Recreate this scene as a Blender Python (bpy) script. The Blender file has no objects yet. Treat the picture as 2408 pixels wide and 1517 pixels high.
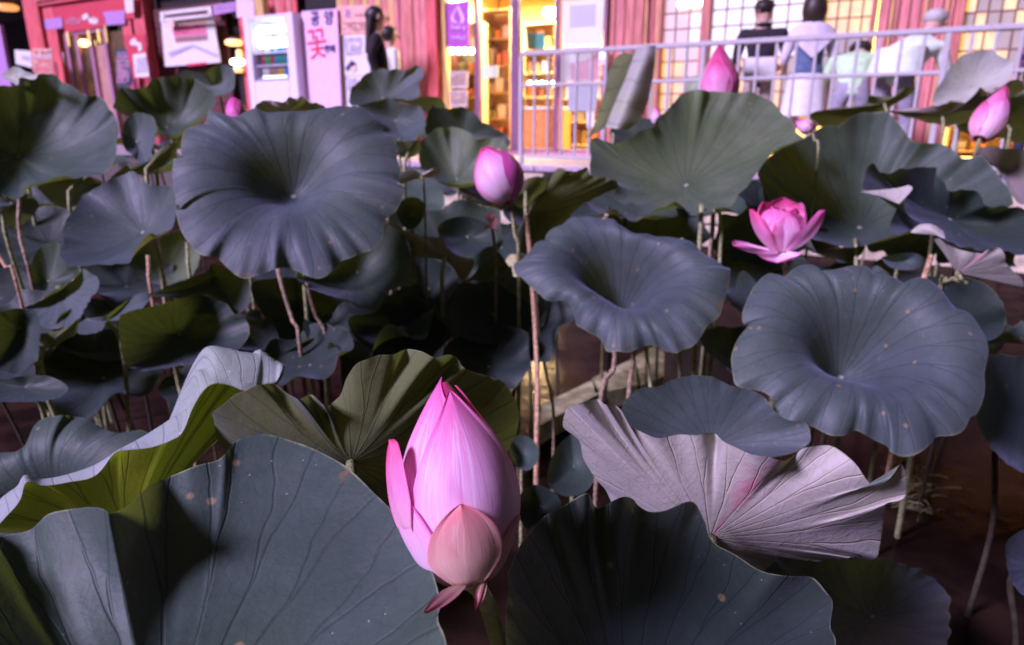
import bpy, bmesh, math, random
import numpy as np
from mathutils import Vector, noise
random.seed(7); rng = np.random.default_rng(7)
S = bpy.context.scene
COL = S.collection

# ------------------------------------------------------------------ camera, sky, sun, exposure
PITCH = math.radians(16.0)
VW, VH, VF = 2408.0, 1517.0, 1627.0          # picture units used for sighting lines
CAM = np.array([0.0, 0.0, 0.42])
cam_d = bpy.data.cameras.new('camera'); cam = bpy.data.objects.new('camera', cam_d); COL.objects.link(cam)
cam.location = CAM; cam.rotation_euler = (math.radians(90) - PITCH, 0, 0)
cam_d.sensor_width = 36; cam_d.lens = 36 * VF / VW
cam_d.clip_start = 0.02; cam_d.clip_end = 300
cam_d.dof.use_dof = True; cam_d.dof.focus_distance = 0.56; cam_d.dof.aperture_fstop = 7.0
S.camera = cam
W = bpy.data.worlds.new('World'); S.world = W; W.use_nodes = True
wn = W.node_tree; wn.nodes.clear()
sky = wn.nodes.new('ShaderNodeTexSky'); sky.sky_type = 'NISHITA'; sky.sun_disc = False
SUN_EL, SUN_AZ = math.radians(35), math.radians(-124)     # azimuth measured from +Y towards +X
sky.sun_elevation = SUN_EL; sky.sun_rotation = SUN_AZ
mixw = wn.nodes.new('ShaderNodeMix'); mixw.data_type = 'RGBA'; mixw.inputs[0].default_value = 0.97
mixw.inputs[7].default_value = (0.52, 0.52, 0.62, 1)        # city glow on a low night sky
bgw = wn.nodes.new('ShaderNodeBackground'); bgw.inputs['Strength'].default_value = 0.058
wout = wn.nodes.new('ShaderNodeOutputWorld')
wn.links.new(sky.outputs[0], mixw.inputs[6]); wn.links.new(mixw.outputs[2], bgw.inputs[0]); wn.links.new(bgw.outputs[0], wout.inputs[0])
sl = bpy.data.lights.new('sun', 'SUN'); so = bpy.data.objects.new('sun', sl); COL.objects.link(so)
sl.energy = 4.9; sl.angle = math.radians(14.0); sl.color = (0.91, 0.73, 1.27)
LDIR = Vector((math.sin(SUN_AZ) * math.cos(SUN_EL), math.cos(SUN_AZ) * math.cos(SUN_EL), math.sin(SUN_EL)))
so.rotation_euler = LDIR.to_track_quat('Z', 'Y').to_euler()
S.view_settings.view_transform = 'Standard'; S.view_settings.look = 'None'
S.view_settings.exposure = 0.42; S.view_settings.gamma = 1.0; S.view_settings.use_curve_mapping = False
S.render.engine = 'CYCLES'
S.cycles.use_denoising = True
S.cycles.max_bounces = 6; S.cycles.transparent_max_bounces = 12; S.cycles.sample_clamp_indirect = 4.0
S.cycles.caustics_reflective = False; S.cycles.caustics_refractive = False

# ------------------------------------------------------------------ sighting helpers
RIGHT = np.array([1.0, 0, 0]); FWD = np.array([0, math.cos(PITCH), -math.sin(PITCH)]); UPV = np.array([0, math.sin(PITCH), math.cos(PITCH)])
def ray(x, y): return FWD + RIGHT * ((x - VW/2) / VF) - UPV * ((y - VH/2) / VF)
def P(x, y, d): return CAM + ray(x, y) * d
def on_plane(x, y, p0, n):
    r = ray(x, y); return CAM + r * (np.dot(np.asarray(p0) - CAM, n) / np.dot(r, n))
def on_z(x, y, z): return on_plane(x, y, (0, 0, z), np.array([0, 0, 1.0]))
# crops in which outlines were measured: origin and scale
CR = {'d': (0, 0, 1), 'a': (0, 127, .3252), 'b': (352.5, 211.5, .3252), 'c': (846, 282, .3252), 'e': (1198.5, 176.3, .3252),
      'f': (1692, 176.3, .3021), 'g': (0, 493.5, .3252), 't1': (0, 0, .2602), 't2': (535.7, 0, .2602), 't3': (958.7, 0, .2602),
      't4': (1466.3, 0, .2045), 't5': (1875, 0, .2276), 'h': (1128, 634.5, .3252), 'i': (1621.6, 564, .4183),
      'A': (0, 775.4, .4977), 'E': (1198.5, 846, .5024), 'B': (845.9, 810.7, .4657)}
def px(c, x, y): o = CR[c]; return o[0] + x * o[2], o[1] + y * o[2]

# ------------------------------------------------------------------ object helpers
def link(o, parent=None):
    COL.objects.link(o)
    if parent is not None: o.parent = parent
    return o
def thing(name, label, cat, loc, group=None, kind=None):
    o = bpy.data.objects.new(name, None); o.location = [float(v) for v in loc]; o.empty_display_size = 0.05
    COL.objects.link(o); tag(o, label, cat, group, kind); return o
def tag(o, label=None, cat=None, group=None, kind=None):
    if label: o['label'] = label
    if cat: o['category'] = cat
    if group: o['group'] = group
    if kind: o['kind'] = kind
    return o
def wloc(o):
    l = Vector((0, 0, 0))
    while o is not None: l = l + o.location; o = o.parent
    return np.array(l)
def part(name, V, Fc, mat, parent=None, smooth=True, uv=None, midx=None):
    """one mesh object from world-space vertices"""
    V = np.asarray(V, float)
    if parent is not None: V = V - wloc(parent)
    me = bpy.data.meshes.new(name); me.from_pydata(V.tolist(), [], [list(map(int, f)) for f in Fc])
    for m in (mat if isinstance(mat, (list, tuple)) else [mat]): me.materials.append(m)
    if smooth: me.polygons.foreach_set('use_smooth', [True] * len(me.polygons))
    if midx is not None: me.polygons.foreach_set('material_index', list(map(int, midx)))
    if uv is not None:
        l = me.uv_layers.new(name='uv'); uv = np.asarray(uv, float)
        li = np.empty(len(me.loops), dtype=np.int32); me.loops.foreach_get('vertex_index', li)
        l.data.foreach_set('uv', uv[li].ravel())
    me.update()
    return link(bpy.data.objects.new(name, me), parent)
def share(src, parent, dloc):
    o = src.copy(); COL.objects.link(o); o.parent = parent; o.location = src.location + Vector([float(v) for v in dloc]); return o
BOXF = [(0,1,3,2),(4,6,7,5),(0,4,5,1),(2,3,7,6),(0,2,6,4),(1,5,7,3)]
class MB:
    def __init__(s): s.v = []; s.f = []
    def add(s, V, Fc):
        b = len(s.v); s.v += [list(map(float, p)) for p in V]; s.f += [[b + int(i) for i in f] for f in Fc]; return s
    def box(s, fn, a, b, bev=0.0):
        """box between corners a, b in a frame given by fn, edges chamfered"""
        a, b = np.minimum(a, b), np.maximum(a, b); lo, hi = np.array(a, float), np.array(b, float)
        if bev <= 0:
            V = [fn((x, y, z)) for x in (lo[0], hi[0]) for y in (lo[1], hi[1]) for z in (lo[2], hi[2])]
            return s.add(V, BOXF)
        bev = min(bev, *(0.45 * (hi - lo)))
        V = []; idx = {}
        for ax in range(3):
            for sg in (0, 1):
                for i in (0, 1):
                    for j in (0, 1):
                        p = [0, 0, 0]; o = [k for k in range(3) if k != ax]
                        p[ax] = hi[ax] if sg else lo[ax]
                        p[o[0]] = hi[o[0]] - bev if i else lo[o[0]] + bev
                        p[o[1]] = hi[o[1]] - bev if j else lo[o[1]] + bev
                        idx[(ax, sg, i, j)] = len(V); V.append(fn(p))
        Fc = []
        for ax in range(3):
            for sg in (0, 1): Fc.append([idx[(ax, sg, 0, 0)], idx[(ax, sg, 1, 0)], idx[(ax, sg, 1, 1)], idx[(ax, sg, 0, 1)]])
        def k(ax, c):
            o = [q for q in range(3) if q != ax]; return idx[(ax, c[ax], c[o[0]], c[o[1]])]
        for ax in range(3):
            o = [q for q in range(3) if q != ax]
            for s1 in (0, 1):
                for s2 in (0, 1):
                    c0 = [0]*3; c0[o[0]] = s1; c0[o[1]] = s2; c1 = list(c0); c1[ax] = 1
                    Fc.append([k(o[0], c0), k(o[0], c1), k(o[1], c1), k(o[1], c0)])
        for c in [(x, y, z) for x in (0, 1) for y in (0, 1) for z in (0, 1)]: Fc.append([k(0, c), k(1, c), k(2, c)])
        return s.add(V, Fc)
    def make(s, name, mat, parent=None, smooth=False): return part(name, s.v, s.f, mat, parent, smooth)
def spline(pts, n, closed=False):
    """Catmull-Rom through pts resampled to n points by arc length"""
    p = np.asarray(pts, float); m = len(p)
    if m == 2 and not closed: return np.array([p[0] + (p[1]-p[0]) * t for t in np.linspace(0, 1, n)])
    out = []; segs = m if closed else m - 1; K = 40
    for i in range(segs):
        if closed: a, b, c, d = p[(i-1) % m], p[i], p[(i+1) % m], p[(i+2) % m]
        else: a, b, c, d = p[max(i-1, 0)], p[i], p[i+1], p[min(i+2, m-1)]
        for t in np.arange(K) / K:
            out.append(0.5 * ((2*b) + (c-a)*t + (2*a-5*b+4*c-d)*t*t + (-a+3*b-3*c+d)*t**3))
    out.append(p[0] if closed else p[-1]); out = np.array(out)
    L = np.concatenate([[0], np.cumsum(np.linalg.norm(np.diff(out[:, :min(3, out.shape[1])], axis=0), axis=1) + 1e-9)])
    T = np.linspace(0, L[-1], n + 1)[:-1] if closed else np.linspace(0, L[-1], n)
    return np.stack([np.interp(T, L, out[:, k]) for k in range(out.shape[1])], 1)
def tube(pts, rad, n=8, k=20, caps=True):
    """tube along a splined path; rad may be a number or list of radii"""
    p = spline(pts, k); r = np.interp(np.linspace(0, 1, k), np.linspace(0, 1, len(np.atleast_1d(rad))), np.atleast_1d(rad))
    T = np.gradient(p, axis=0); T /= np.linalg.norm(T, axis=1)[:, None] + 1e-12
    ref = np.array([0, 0, 1.0]) if abs(T[0][2]) < .9 else np.array([0, 1.0, 0])
    V = []; 
    for i in range(k):
        a = np.cross(T[i], ref); a /= np.linalg.norm(a) + 1e-12; b = np.cross(T[i], a); ref = np.cross(a, T[i])
        for j in range(n):
            q = 2*math.pi*j/n; V.append(p[i] + r[i]*(a*math.cos(q) + b*math.sin(q)))
    Fc = [[i*n+j, i*n+(j+1) % n, (i+1)*n+(j+1) % n, (i+1)*n+j] for i in range(k-1) for j in range(n)]
    if caps: Fc += [list(range(n))[::-1], list(range((k-1)*n, k*n))]
    return V, Fc

# ------------------------------------------------------------------ materials
class NT:
    def __init__(s, name):
        s.m = bpy.data.materials.new(name); s.m.use_nodes = True; s.t = s.m.node_tree; s.t.nodes.clear()
        s.out = s.t.nodes.new('ShaderNodeOutputMaterial')
    def n(s, typ, **kw):
        nd = s.t.nodes.new('ShaderNode' + typ)
        for k, v in kw.items(): setattr(nd, k, v)
        return nd
    def l(s, a, b): s.t.links.new(a, b)
    def setin(s, nd, i, v):
        if hasattr(v, 'node'): s.l(v, nd.inputs[i])
        elif isinstance(v, (tuple, list)) and len(v) == 3 and nd.inputs[i].type == 'RGBA': nd.inputs[i].default_value = (*v, 1)
        else: nd.inputs[i].default_value = v
    def math(s, op, a, b=0.0, c=0.0, clamp=False):
        nd = s.n('Math', operation=op, use_clamp=clamp); s.setin(nd, 0, a); s.setin(nd, 1, b); s.setin(nd, 2, c); return nd.outputs[0]
    def mix(s, f, a, b, mode='MIX'):
        nd = s.n('Mix', data_type='RGBA', blend_type=mode); s.setin(nd, 0, f); s.setin(nd, 6, a); s.setin(nd, 7, b); return nd.outputs[2]
    def smooth(s, v, lo, hi, a=0.0, b=1.0):
        nd = s.n('MapRange', interpolation_type='SMOOTHSTEP'); 
        for i, q in enumerate((v, lo, hi, a, b)): s.setin(nd, i, q)
        return nd.outputs[0]
    def noise(s, scale, vec=None, detail=3.0, rough=.55):
        nd = s.n('TexNoise'); nd.inputs['Scale'].default_value = scale; nd.inputs['Detail'].default_value = detail; nd.inputs['Roughness'].default_value = rough
        if vec is None: vec = s.coord()
        s.l(vec, nd.inputs['Vector']); return nd.outputs[0]
    def coord(s, which='Object'): return s.n('TexCoord').outputs[which]
    def scaled(s, vec, sc):
        nd = s.n('Mapping'); s.l(vec, nd.inputs[0]); nd.inputs['Scale'].default_value = sc; return nd.outputs[0]
    def bsdf(s, col, rough=.6, spec=.4, metal=0.0, normal=None, **kw):
        b = s.n('BsdfPrincipled'); s.setin(b, 'Base Color', col); s.setin(b, 'Roughness', rough); s.setin(b, 'Specular IOR Level', spec); s.setin(b, 'Metallic', metal)
        if normal is not None: s.l(normal, b.inputs['Normal'])
        for k, v in kw.items(): s.setin(b, k, v)
        return b.outputs[0]
    def bump(s, h, strength=.3, dist=.002):
        nd = s.n('Bump'); nd.inputs['Strength'].default_value = strength; nd.inputs['Distance'].default_value = dist; s.l(h, nd.inputs['Height']); return nd.outputs[0]
    def addsh(s, f, a, b):
        nd = s.n('MixShader'); s.setin(nd, 0, f); s.l(a, nd.inputs[1]); s.l(b, nd.inputs[2]); return nd.outputs[0]
    def done(s, sh): s.l(sh, s.out.inputs[0]); return s.m
_plain = {}
def plain(name, col, rough=.6, spec=.4, metal=0.0, var=.18, scale=18, bump=.15, emit=None, es=0.0, stretch=None):
    if name in _plain: return _plain[name]
    t = NT(name); vec = t.coord()
    if stretch: vec = t.scaled(vec, stretch)
    nz = t.noise(scale, vec, 5); f = t.smooth(nz, .3, .7)
    c = t.mix(f, tuple(v*(1-var) for v in col), tuple(min(1, v*(1+var)) for v in col))
    kw = {}
    if emit: kw = {'Emission Color': emit, 'Emission Strength': es}
    m = t.done(t.bsdf(c, rough, spec, metal, t.bump(nz, bump, .004) if bump else None, **kw)); _plain[name] = m; return m

def leaf_mat(name, top_a, top_b, und_a, und_b, trans=(.20, .27, .025), tmix=.24, und_t=(.22, .27, .03), nv=21, pink=0.0, spots=0.3, under_bump=.4):
    t = NT(name); uv = t.n('UVMap'); sp = t.n('SeparateXYZ'); t.l(uv.outputs[0], sp.inputs[0]); u, v = sp.outputs[0], sp.outputs[1]
    obj = t.coord()
    wob = t.math('MULTIPLY', t.math('SUBTRACT', t.noise(14, obj, 2), .5), .022)
    f = t.math('FRACT', t.math('MULTIPLY', t.math('ADD', u, wob), float(nv)))
    split = t.math('MULTIPLY', t.math('MAXIMUM', t.math('SUBTRACT', v, .5), 0.0), .5)
    d = t.math('ABSOLUTE', t.math('SUBTRACT', t.math('ABSOLUTE', t.math('SUBTRACT', f, .5)), split))
    dd = t.math('MULTIPLY', d, v)
    vein = t.smooth(dd, .004, .030, 1.0, 0.0); veinw = t.smooth(dd, .0, .11, 1.0, 0.0)
    vor = t.n('TexVoronoi', feature='DISTANCE_TO_EDGE'); vor.inputs['Scale'].default_value = 55; t.l(obj, vor.inputs['Vector'])
    net = t.smooth(vor.outputs[0], .0, .07, 1.0, 0.0)
    n1 = t.noise(9, obj, 4); n2 = t.noise(160, obj, 2); n3 = t.noise(26, obj, 5, .65)
    oi = t.n('ObjectInfo').outputs['Random']
    top = t.mix(t.smooth(n1, .3, .72), top_a, top_b)
    top = t.mix(t.math('MULTIPLY', t.smooth(t.noise(3.2, obj, 2), .42, .66), .55), top, tuple(q*k for q, k in zip(top_b, (.86, 1.02, .62))))
    top = t.mix(t.math('MULTIPLY', t.smooth(n3, .5, .8), .28), top, tuple(x*.6 for x in top_a))
    top = t.mix(t.math('MULTIPLY', vein, .38), top, tuple(x*.45 for x in top_a))
    top = t.mix(t.smooth(v, .012, .034, 1.0, 0.0), top, (.42, .44, .34))                # pale navel over the stalk
    spotn = t.n('TexVoronoi'); spotn.inputs['Scale'].default_value = 23; t.l(obj, spotn.inputs['Vector'])
    spot = t.math('MULTIPLY', t.smooth(spotn.outputs[0], .05, .11, 1.0, 0.0), t.math('GREATER_THAN', t.noise(6, obj, 1), 1 - spots - .26))
    top = t.mix(t.math('MULTIPLY', spot, .55), top, (.34, .24, .12))
    top = t.mix(t.math('MULTIPLY', net, .16), top, tuple(x*.55 for x in top_a))
    dv = t.n('TexVoronoi'); dv.inputs['Scale'].default_value = 95; t.l(obj, dv.inputs['Vector'])
    top = t.mix(t.math('MULTIPLY', t.math('LESS_THAN', dv.outputs[0], .075), t.math('GREATER_THAN', n1, .52)), top, tuple(min(1, x*2.6 + .04) for x in top_b))   # dust flecks
    hv = t.n('HueSaturation'); t.l(top, hv.inputs['Color']); t.setin(hv, 'Value', t.math('ADD', .82, t.math('MULTIPLY', oi, .36)))
    t.setin(hv, 'Hue', t.math('ADD', .47, t.math('MULTIPLY', oi, .05))); top = hv.outputs[0]
    und = t.mix(t.smooth(n1, .3, .7), und_a, und_b)
    und = t.mix(t.math('MULTIPLY', net, .16), und, tuple(x*.55 for x in und_a))
    und = t.mix(t.math('MULTIPLY', vein, .5), und, tuple(x*.5 for x in und_a) if not pink else (.46, .42, .24))
    if pink:
        pk = t.math('MULTIPLY', t.math('MULTIPLY', t.smooth(t.math('ABSOLUTE', t.math('SUBTRACT', u, .255)), .0, .04, 1.0, 0.0), t.smooth(n3, .3, .62)), pink)
        und = t.mix(pk, und, (.56, .12, .22))
    bf = t.n('NewGeometry').outputs['Backfacing']
    col = t.mix(bf, top, und)
    col = t.mix(t.math('MULTIPLY', t.smooth(v, .991, .998), t.smooth(n3, .35, .6)), col, (.20, .23, .12))                           # pale rim
    col = t.mix(t.math('MULTIPLY', t.math('MULTIPLY', t.smooth(v, .90, 1.0), t.smooth(n3, .60, .70)), .7), col, (.20, .12, .05))   # scorched edge flecks
    h = t.math('ADD', t.math('MULTIPLY', vein, -.30 if not pink else .7), t.math('ADD', t.math('MULTIPLY', n2, .28), t.math('ADD', t.math('MULTIPLY', n3, .95), t.math('MULTIPLY', net, -.03 if not pink else .07))))
    nrm = t.bump(h, under_bump, .0035)
    pr = t.bsdf(col, t.math('ADD', .46, t.math('MULTIPLY', n3, .22)), .34, 0.0, nrm, **{'Sheen Weight': .16, 'Sheen Roughness': .45, 'Sheen Tint': (.62, .66, 1.0)})
    tr = t.n('BsdfTranslucent'); t.setin(tr, 0, t.mix(t.math('MULTIPLY', vein, .6), t.mix(bf, trans, und_t), (.04, .06, .01))); t.l(nrm, tr.inputs['Normal'])
    return t.done(t.addsh(tmix, pr, tr.outputs[0]))

def petal_mat(name, base, mid, tip, cream=0.0, tmix=.30):
    t = NT(name); uv = t.n('UVMap'); sp = t.n('SeparateXYZ'); t.l(uv.outputs[0], sp.inputs[0]); u, v = sp.outputs[0], sp.outputs[1]
    st = t.noise(1.0, t.scaled(uv.outputs[0], (26, 2.2, 1)), 4, .6); fine = t.noise(1.0, t.scaled(uv.outputs[0], (80, 3.0, 1)), 2)
    lg = t.noise(1.0, t.scaled(uv.outputs[0], (3.0, 1.5, 1)), 3)
    vv = t.math('ADD', v, t.math('MULTIPLY', t.math('SUBTRACT', st, .5), .35))
    r = t.n('ValToRGB'); t.l(vv, r.inputs[0]); e = r.color_ramp.elements
    e[0].position = .02; e[0].color = (*base, 1); e[1].position = .98; e[1].color = (*tip, 1); q = e.new(.5); q.color = (*mid, 1)
    c = t.mix(t.math('MULTIPLY', t.smooth(st, .52, .66), .62), r.outputs[0], tuple(min(1, x*1.25+.12) for x in mid))  # pale petal streaks, strengthened to stand for highlights as well
    c = t.mix(t.math('MULTIPLY', t.smooth(lg, .5, .7), .45), c, tuple(x*.86 for x in tip))
    c = t.mix(t.math('MULTIPLY', t.smooth(fine, .52, .66), .22), c, tuple(x*.8 for x in tip))
    edge = t.smooth(t.math('ABSOLUTE', t.math('SUBTRACT', u, .5)), .40, .5)
    c = t.mix(t.math('MULTIPLY', edge, .55), c, tip)
    if cream: c = t.mix(cream, c, (.80, .46, .30))
    vo = t.n('TexVoronoi'); vo.inputs['Scale'].default_value = 5; t.l(t.scaled(uv.outputs[0], (1.2, 1.6, 1)), vo.inputs['Vector'])
    c = t.mix(t.math('MULTIPLY', t.smooth(vo.outputs[0], .03, .07, 1.0, 0.0), .5), c, (.55, .07, .05))
    nrm = t.bump(t.math('ADD', t.math('MULTIPLY', fine, .7), st), .22, .0012)
    pr = t.bsdf(c, .48, .35, 0.0, nrm, **{'Subsurface Weight': .18, 'Subsurface Radius': (.006, .002, .002), 'Sheen Weight': .15})
    tr = t.n('BsdfTranslucent'); t.setin(tr, 0, c)
    return t.done(t.addsh(tmix, pr, tr.outputs[0]))
def glow(name, col, st, var=0.0, scale=6, base=(.25, .25, .25)):
    """things that give light: lamps, lit panels, lit window panes"""
    t = NT(name); c = col
    if var:
        nz = t.noise(scale, None, 4); c = t.mix(t.smooth(nz, .25, .75), tuple(x*(1-var) for x in col), col)
    return t.done(t.bsdf(base, .5, .3, 0.0, None, **{'Emission Color': c, 'Emission Strength': st}))
def glass_mat():
    t = NT('window_glass'); tr = t.n('BsdfTransparent'); tr.inputs[0].default_value = (.93, .93, .95, 1)
    gl = t.n('BsdfGlossy'); gl.inputs[1].default_value = .04
    lw = t.n('LayerWeight'); lw.inputs[0].default_value = .5
    f = t.math('ADD', .03, t.math('MULTIPLY', t.math('POWER', lw.outputs['Facing'], 5.0), .5))
    return t.done(t.addsh(f, tr.outputs[0], gl.outputs[0]))

def nrm(v): v = np.asarray(v, float); return v / np.linalg.norm(v)
def grid_faces(nth, nr, closed=True):
    F = []
    m = nth if closed else nth - 1
    for j in range(nr - 1):
        for i in range(m): F.append((j*nth + i, j*nth + (i+1) % nth, (j+1)*nth + (i+1) % nth, (j+1)*nth + i))
    return F
def orient(V, F, n):
    V = np.asarray(V); f = np.array([q[:4] for q in F if len(q) == 4])
    cr = np.cross(V[f[:, 2]] - V[f[:, 0]], V[f[:, 3]] - V[f[:, 1]]).sum(0)
    return [tuple(q)[::-1] for q in F] if np.dot(cr, n) < 0 else F
WATER_Z = -0.60
# ------------------------------------------------------------------ the place: plaza, pond, water, wall
K_POND, K_FENCE, K_SHOP = 6.0, 6.12, 8.8
EU = np.array([math.cos(math.radians(30)), -math.sin(math.radians(30)), 0]); EN = np.array([math.sin(math.radians(30)), math.cos(math.radians(30)), 0]); EZ = np.array([0, 0, 1.0])
def fw(K): return lambda p: EU*p[0] + EN*(K + p[1]) + EZ*p[2]        # frame along the shop front: u, depth behind K, height
def FU(x, y, v=0.0, K=None):
    """where a sighting line meets the shop front (or a plane v behind it): (u, z)"""
    q = on_plane(x, y, EN*((K or K_SHOP) + v), EN); return float(np.dot(q, EU)), float(q[2])
M_GROUND = plain('plaza_paving', (.34, .29, .30), .8, .2, var=.2, scale=8)
M_MUD = plain('pond_mud', (.035, .026, .020), .8, .2, var=.4, scale=20)
def water_mat():
    t = NT('pond_water'); o = t.coord(); n = t.noise(9, o, 3); n2 = t.noise(60, o, 2)
    h = t.math('ADD', n, t.math('MULTIPLY', n2, .12))
    c = t.mix(t.smooth(t.noise(5, o, 4), .4, .62), (.012, .007, .006), (.030, .016, .012))
    nb = t.bump(h, .16, .02); df = t.n('BsdfDiffuse'); t.setin(df, 0, c); gl = t.n('BsdfGlossy'); gl.inputs[1].default_value = .14; t.setin(gl, 0, (.9, .8, .75)); t.l(nb, gl.inputs['Normal'])
    lw = t.n('LayerWeight'); lw.inputs[0].default_value = .5; f = t.math('ADD', .02, t.math('MULTIPLY', t.math('POWER', lw.outputs['Facing'], 5.0), .05))
    return t.done(t.addsh(f, df.outputs[0], gl.outputs[0]))
M_WATER = water_mat()
def sheet(name, pts, mat, z):
    V = [(p[0], p[1], z) for p in pts]; o = part(name, V, [list(range(len(V)))], mat, None, False); tag(o, kind='structure'); return o
def uvp(u, k): q = EU*u + EN*k; return (q[0], q[1])
sheet('ground', [uvp(-60, K_POND - .02), uvp(60, K_POND - .02), uvp(60, 80), uvp(-60, 80)], M_GROUND, 0.0)
sheet('pond_bed', [(-60, -12), (60, -12), (60, 40), (-60, 40)], M_MUD, -1.0)
sheet('pond_water', [uvp(-60, -8), uvp(60, -8), uvp(60, K_POND + .1), uvp(-60, K_POND + .1)], M_WATER, WATER_Z)
f6 = fw(K_POND)
pw = thing('pond_wall', 'low retaining wall of pale stone blocks with a mauve coping, under the railing', 'wall', f6((-2, 0, -.6)))
M_BLOCK = plain('wall_block', (.50, .42, .30), .75, .3, var=.3, scale=12, bump=.5); M_COPE = plain('wall_coping', (.42, .32, .40), .7, .3, var=.15, scale=20)
MB().box(f6, (-14, .03, -.75), (10, .16, -.03)).make('backing', plain('wall_mortar', (.10, .08, .07)), pw)
g_ = np.random.default_rng(4)
for row in range(3):
    u = -8.0 + row*.17
    while u < 5.5:
        w = g_.uniform(.26, .42)
        MB().box(f6, (u, g_.uniform(-.012, .006), -.02 - (row+1)*.2 + .012), (u + w - .016, .05, -.02 - row*.2 - .004), .012).make('block', M_BLOCK, pw); u += w
u = -8.0
while u < 5.6:
    MB().box(f6, (u, -.03, -.018), (u + .592, .24, .035), .008).make('coping_stone', M_COPE, pw); u += .6
# pale stone ledge lying in the pond
M_LEDGE = plain('ledge_stone', (.46, .44, .26), .8, .3, var=.45, scale=16, bump=.6)
lt = thing('stone_ledge', 'pale olive stone ledge lying in the water behind the stalks', 'ledge', on_z(1400, 930, -.55))
for pts in ([(1270,1000),(1275,950),(1395,893),(1410,925)], [(1400,925),(1392,890),(1490,842),(1500,905)], [(1508,905),(1494,838),(1540,812),(1562,828),(1560,885)]):
    tp = [on_z(x, y, -.53) for x, y in pts]; V = tp + [p - np.array([0, 0, .16]) for p in tp]; m = len(tp)
    part('slab', V, [list(range(m))] + [[i, (i+1) % m, m + (i+1) % m, m + i] for i in range(m)], M_LEDGE, lt, False)
lt2 = thing('stone_ledge', 'brightly lit stone patch seen between stalks below the plump bud', 'ledge', on_z(1180, 650, -.5))
for pts in ([(1095,612),(1130,607),(1132,662),(1100,664)], [(1140,585),(1212,575),(1222,680),(1150,672)], [(1225,640),(1262,630),(1270,730),(1222,735)]):
    tp = [on_z(x, y, -.50) for x, y in pts]; V = tp + [p - np.array([0, 0, .16]) for p in tp]; m = len(tp)
    part('slab', V, [list(range(m))] + [[i, (i+1) % m, m + (i+1) % m, m + i] for i in range(m)], M_LEDGE, lt2, False)
lt3 = thing('straw_heap', 'tuft of dry straw in the water beside the pale leaf back', 'straw', on_z(2170, 1130, -.58))
g_ = np.random.default_rng(8); sb = MB()
for i in range(60):
    p = on_z(2150 + g_.normal()*32, 1150 + g_.normal()*34, -.57 + g_.uniform(0, .03)); dv = np.array([g_.normal(), g_.normal()*.5, g_.normal()*.18])*.022
    V, F = tube([p - dv, p + [0, 0, .006], p + dv], .0013, 3, 4); sb.add(V, F)
sb.make('straw', plain('dry_straw', (.30, .28, .12), .8), lt3)['kind'] = 'stuff'
# ------------------------------------------------------------------ the shop front
fs = fw(K_SHOP)
M_RED = plain('red_stained_wood', (.58, .10, .11), .6, .35, var=.25, scale=6, bump=.35, stretch=(5, 5, .6))
M_RED2 = plain('pink_red_board', (.55, .19, .18), .6, .35, var=.28, scale=6, bump=.35, stretch=(5, 5, .5))
M_BROWN = plain('brown_red_board', (.48, .17, .14), .6, .35, var=.28, scale=6, bump=.35, stretch=(5, 5, .5))
M_DKRED = plain('dark_red_tile', (.10, .03, .03), .5, .4, var=.3, scale=20)
M_DARKW = plain('dark_interior', (.02, .016, .018), .7, .2)
M_LINT = plain('red_sign_board', (.52, .05, .08), .5, .4, var=.1)
M_MAUVE = plain('mauve_panel', (.42, .22, .48), .5, .4, var=.1)
M_ALU = plain('pinkish_metal_frame', (.42, .22, .32), .35, .5, .2, var=.1, bump=0)
M_PURP = plain('purple_post_paint', (.16, .07, .16), .4, .5, var=.15, bump=0)
M_WOODY = plain('honey_wood', (.55, .36, .13), .55, .4, var=.2, scale=8, stretch=(5, 5, .5))
M_WHITE = plain('white_board', (.66, .64, .62), .5, .4, var=.05, bump=0)
M_INK = plain('ink', (.05, .03, .10), .7, .2, var=.05, bump=0); M_REDINK = plain('red_ink', (.62, .05, .10), .7, .2, var=.15, bump=0)
M_PINKP = plain('pink_print', (.78, .26, .40), .6, .3, var=.12, bump=0); M_BRNP = plain('brown_print', (.30, .14, .14), .6, .3, var=.2, bump=0)
M_GREYP = plain('grey_print', (.42, .36, .46), .6, .3, var=.2, bump=0); M_CREAMP = plain('cream_print', (.72, .56, .42), .6, .3, var=.2, bump=0)
M_GLASS = glass_mat()
M_WARMW = plain('warm_plaster', (.72, .52, .24), .7, .3, var=.12, scale=4, bump=0)
M_SHELF = plain('shop_shelf_wood', (.62, .42, .20), .6, .3, var=.2, scale=8)
U0, Z0 = FU(72, 120); U9, _ = FU(2500, 60)
HT = 3.5
bld = thing('shop_building', 'red wooden shop front with lit windows behind the lotus pond', 'shop', fs((0, 0, 0)))
def wb(name, m, a, b, bev=.006, parent=None): return MB().box(fs, a, b, bev).make(name, m, parent or bld)
def planks(x0, x1, mats, zlo=0.0, zhi=HT, v=0.0, n=None, wid=.13):
    u0, u1 = FU(x0, 110)[0], FU(x1, 110)[0]; n = n or max(2, int(round((u1-u0)/wid))); g = np.random.default_rng(int(x0))
    for i in range(n):
        a, b = u0 + (u1-u0)*i/n, u0 + (u1-u0)*(i+1)/n; d = g.uniform(-.012, .006)
        wb('plank', mats[i % len(mats)], (a + .004, v + d, zlo), (b - .004, v + .04, zhi))
    wb('backing_wall', M_DARKW, (u0, v + .045, zlo), (u1, v + .10, zhi), 0)
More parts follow.
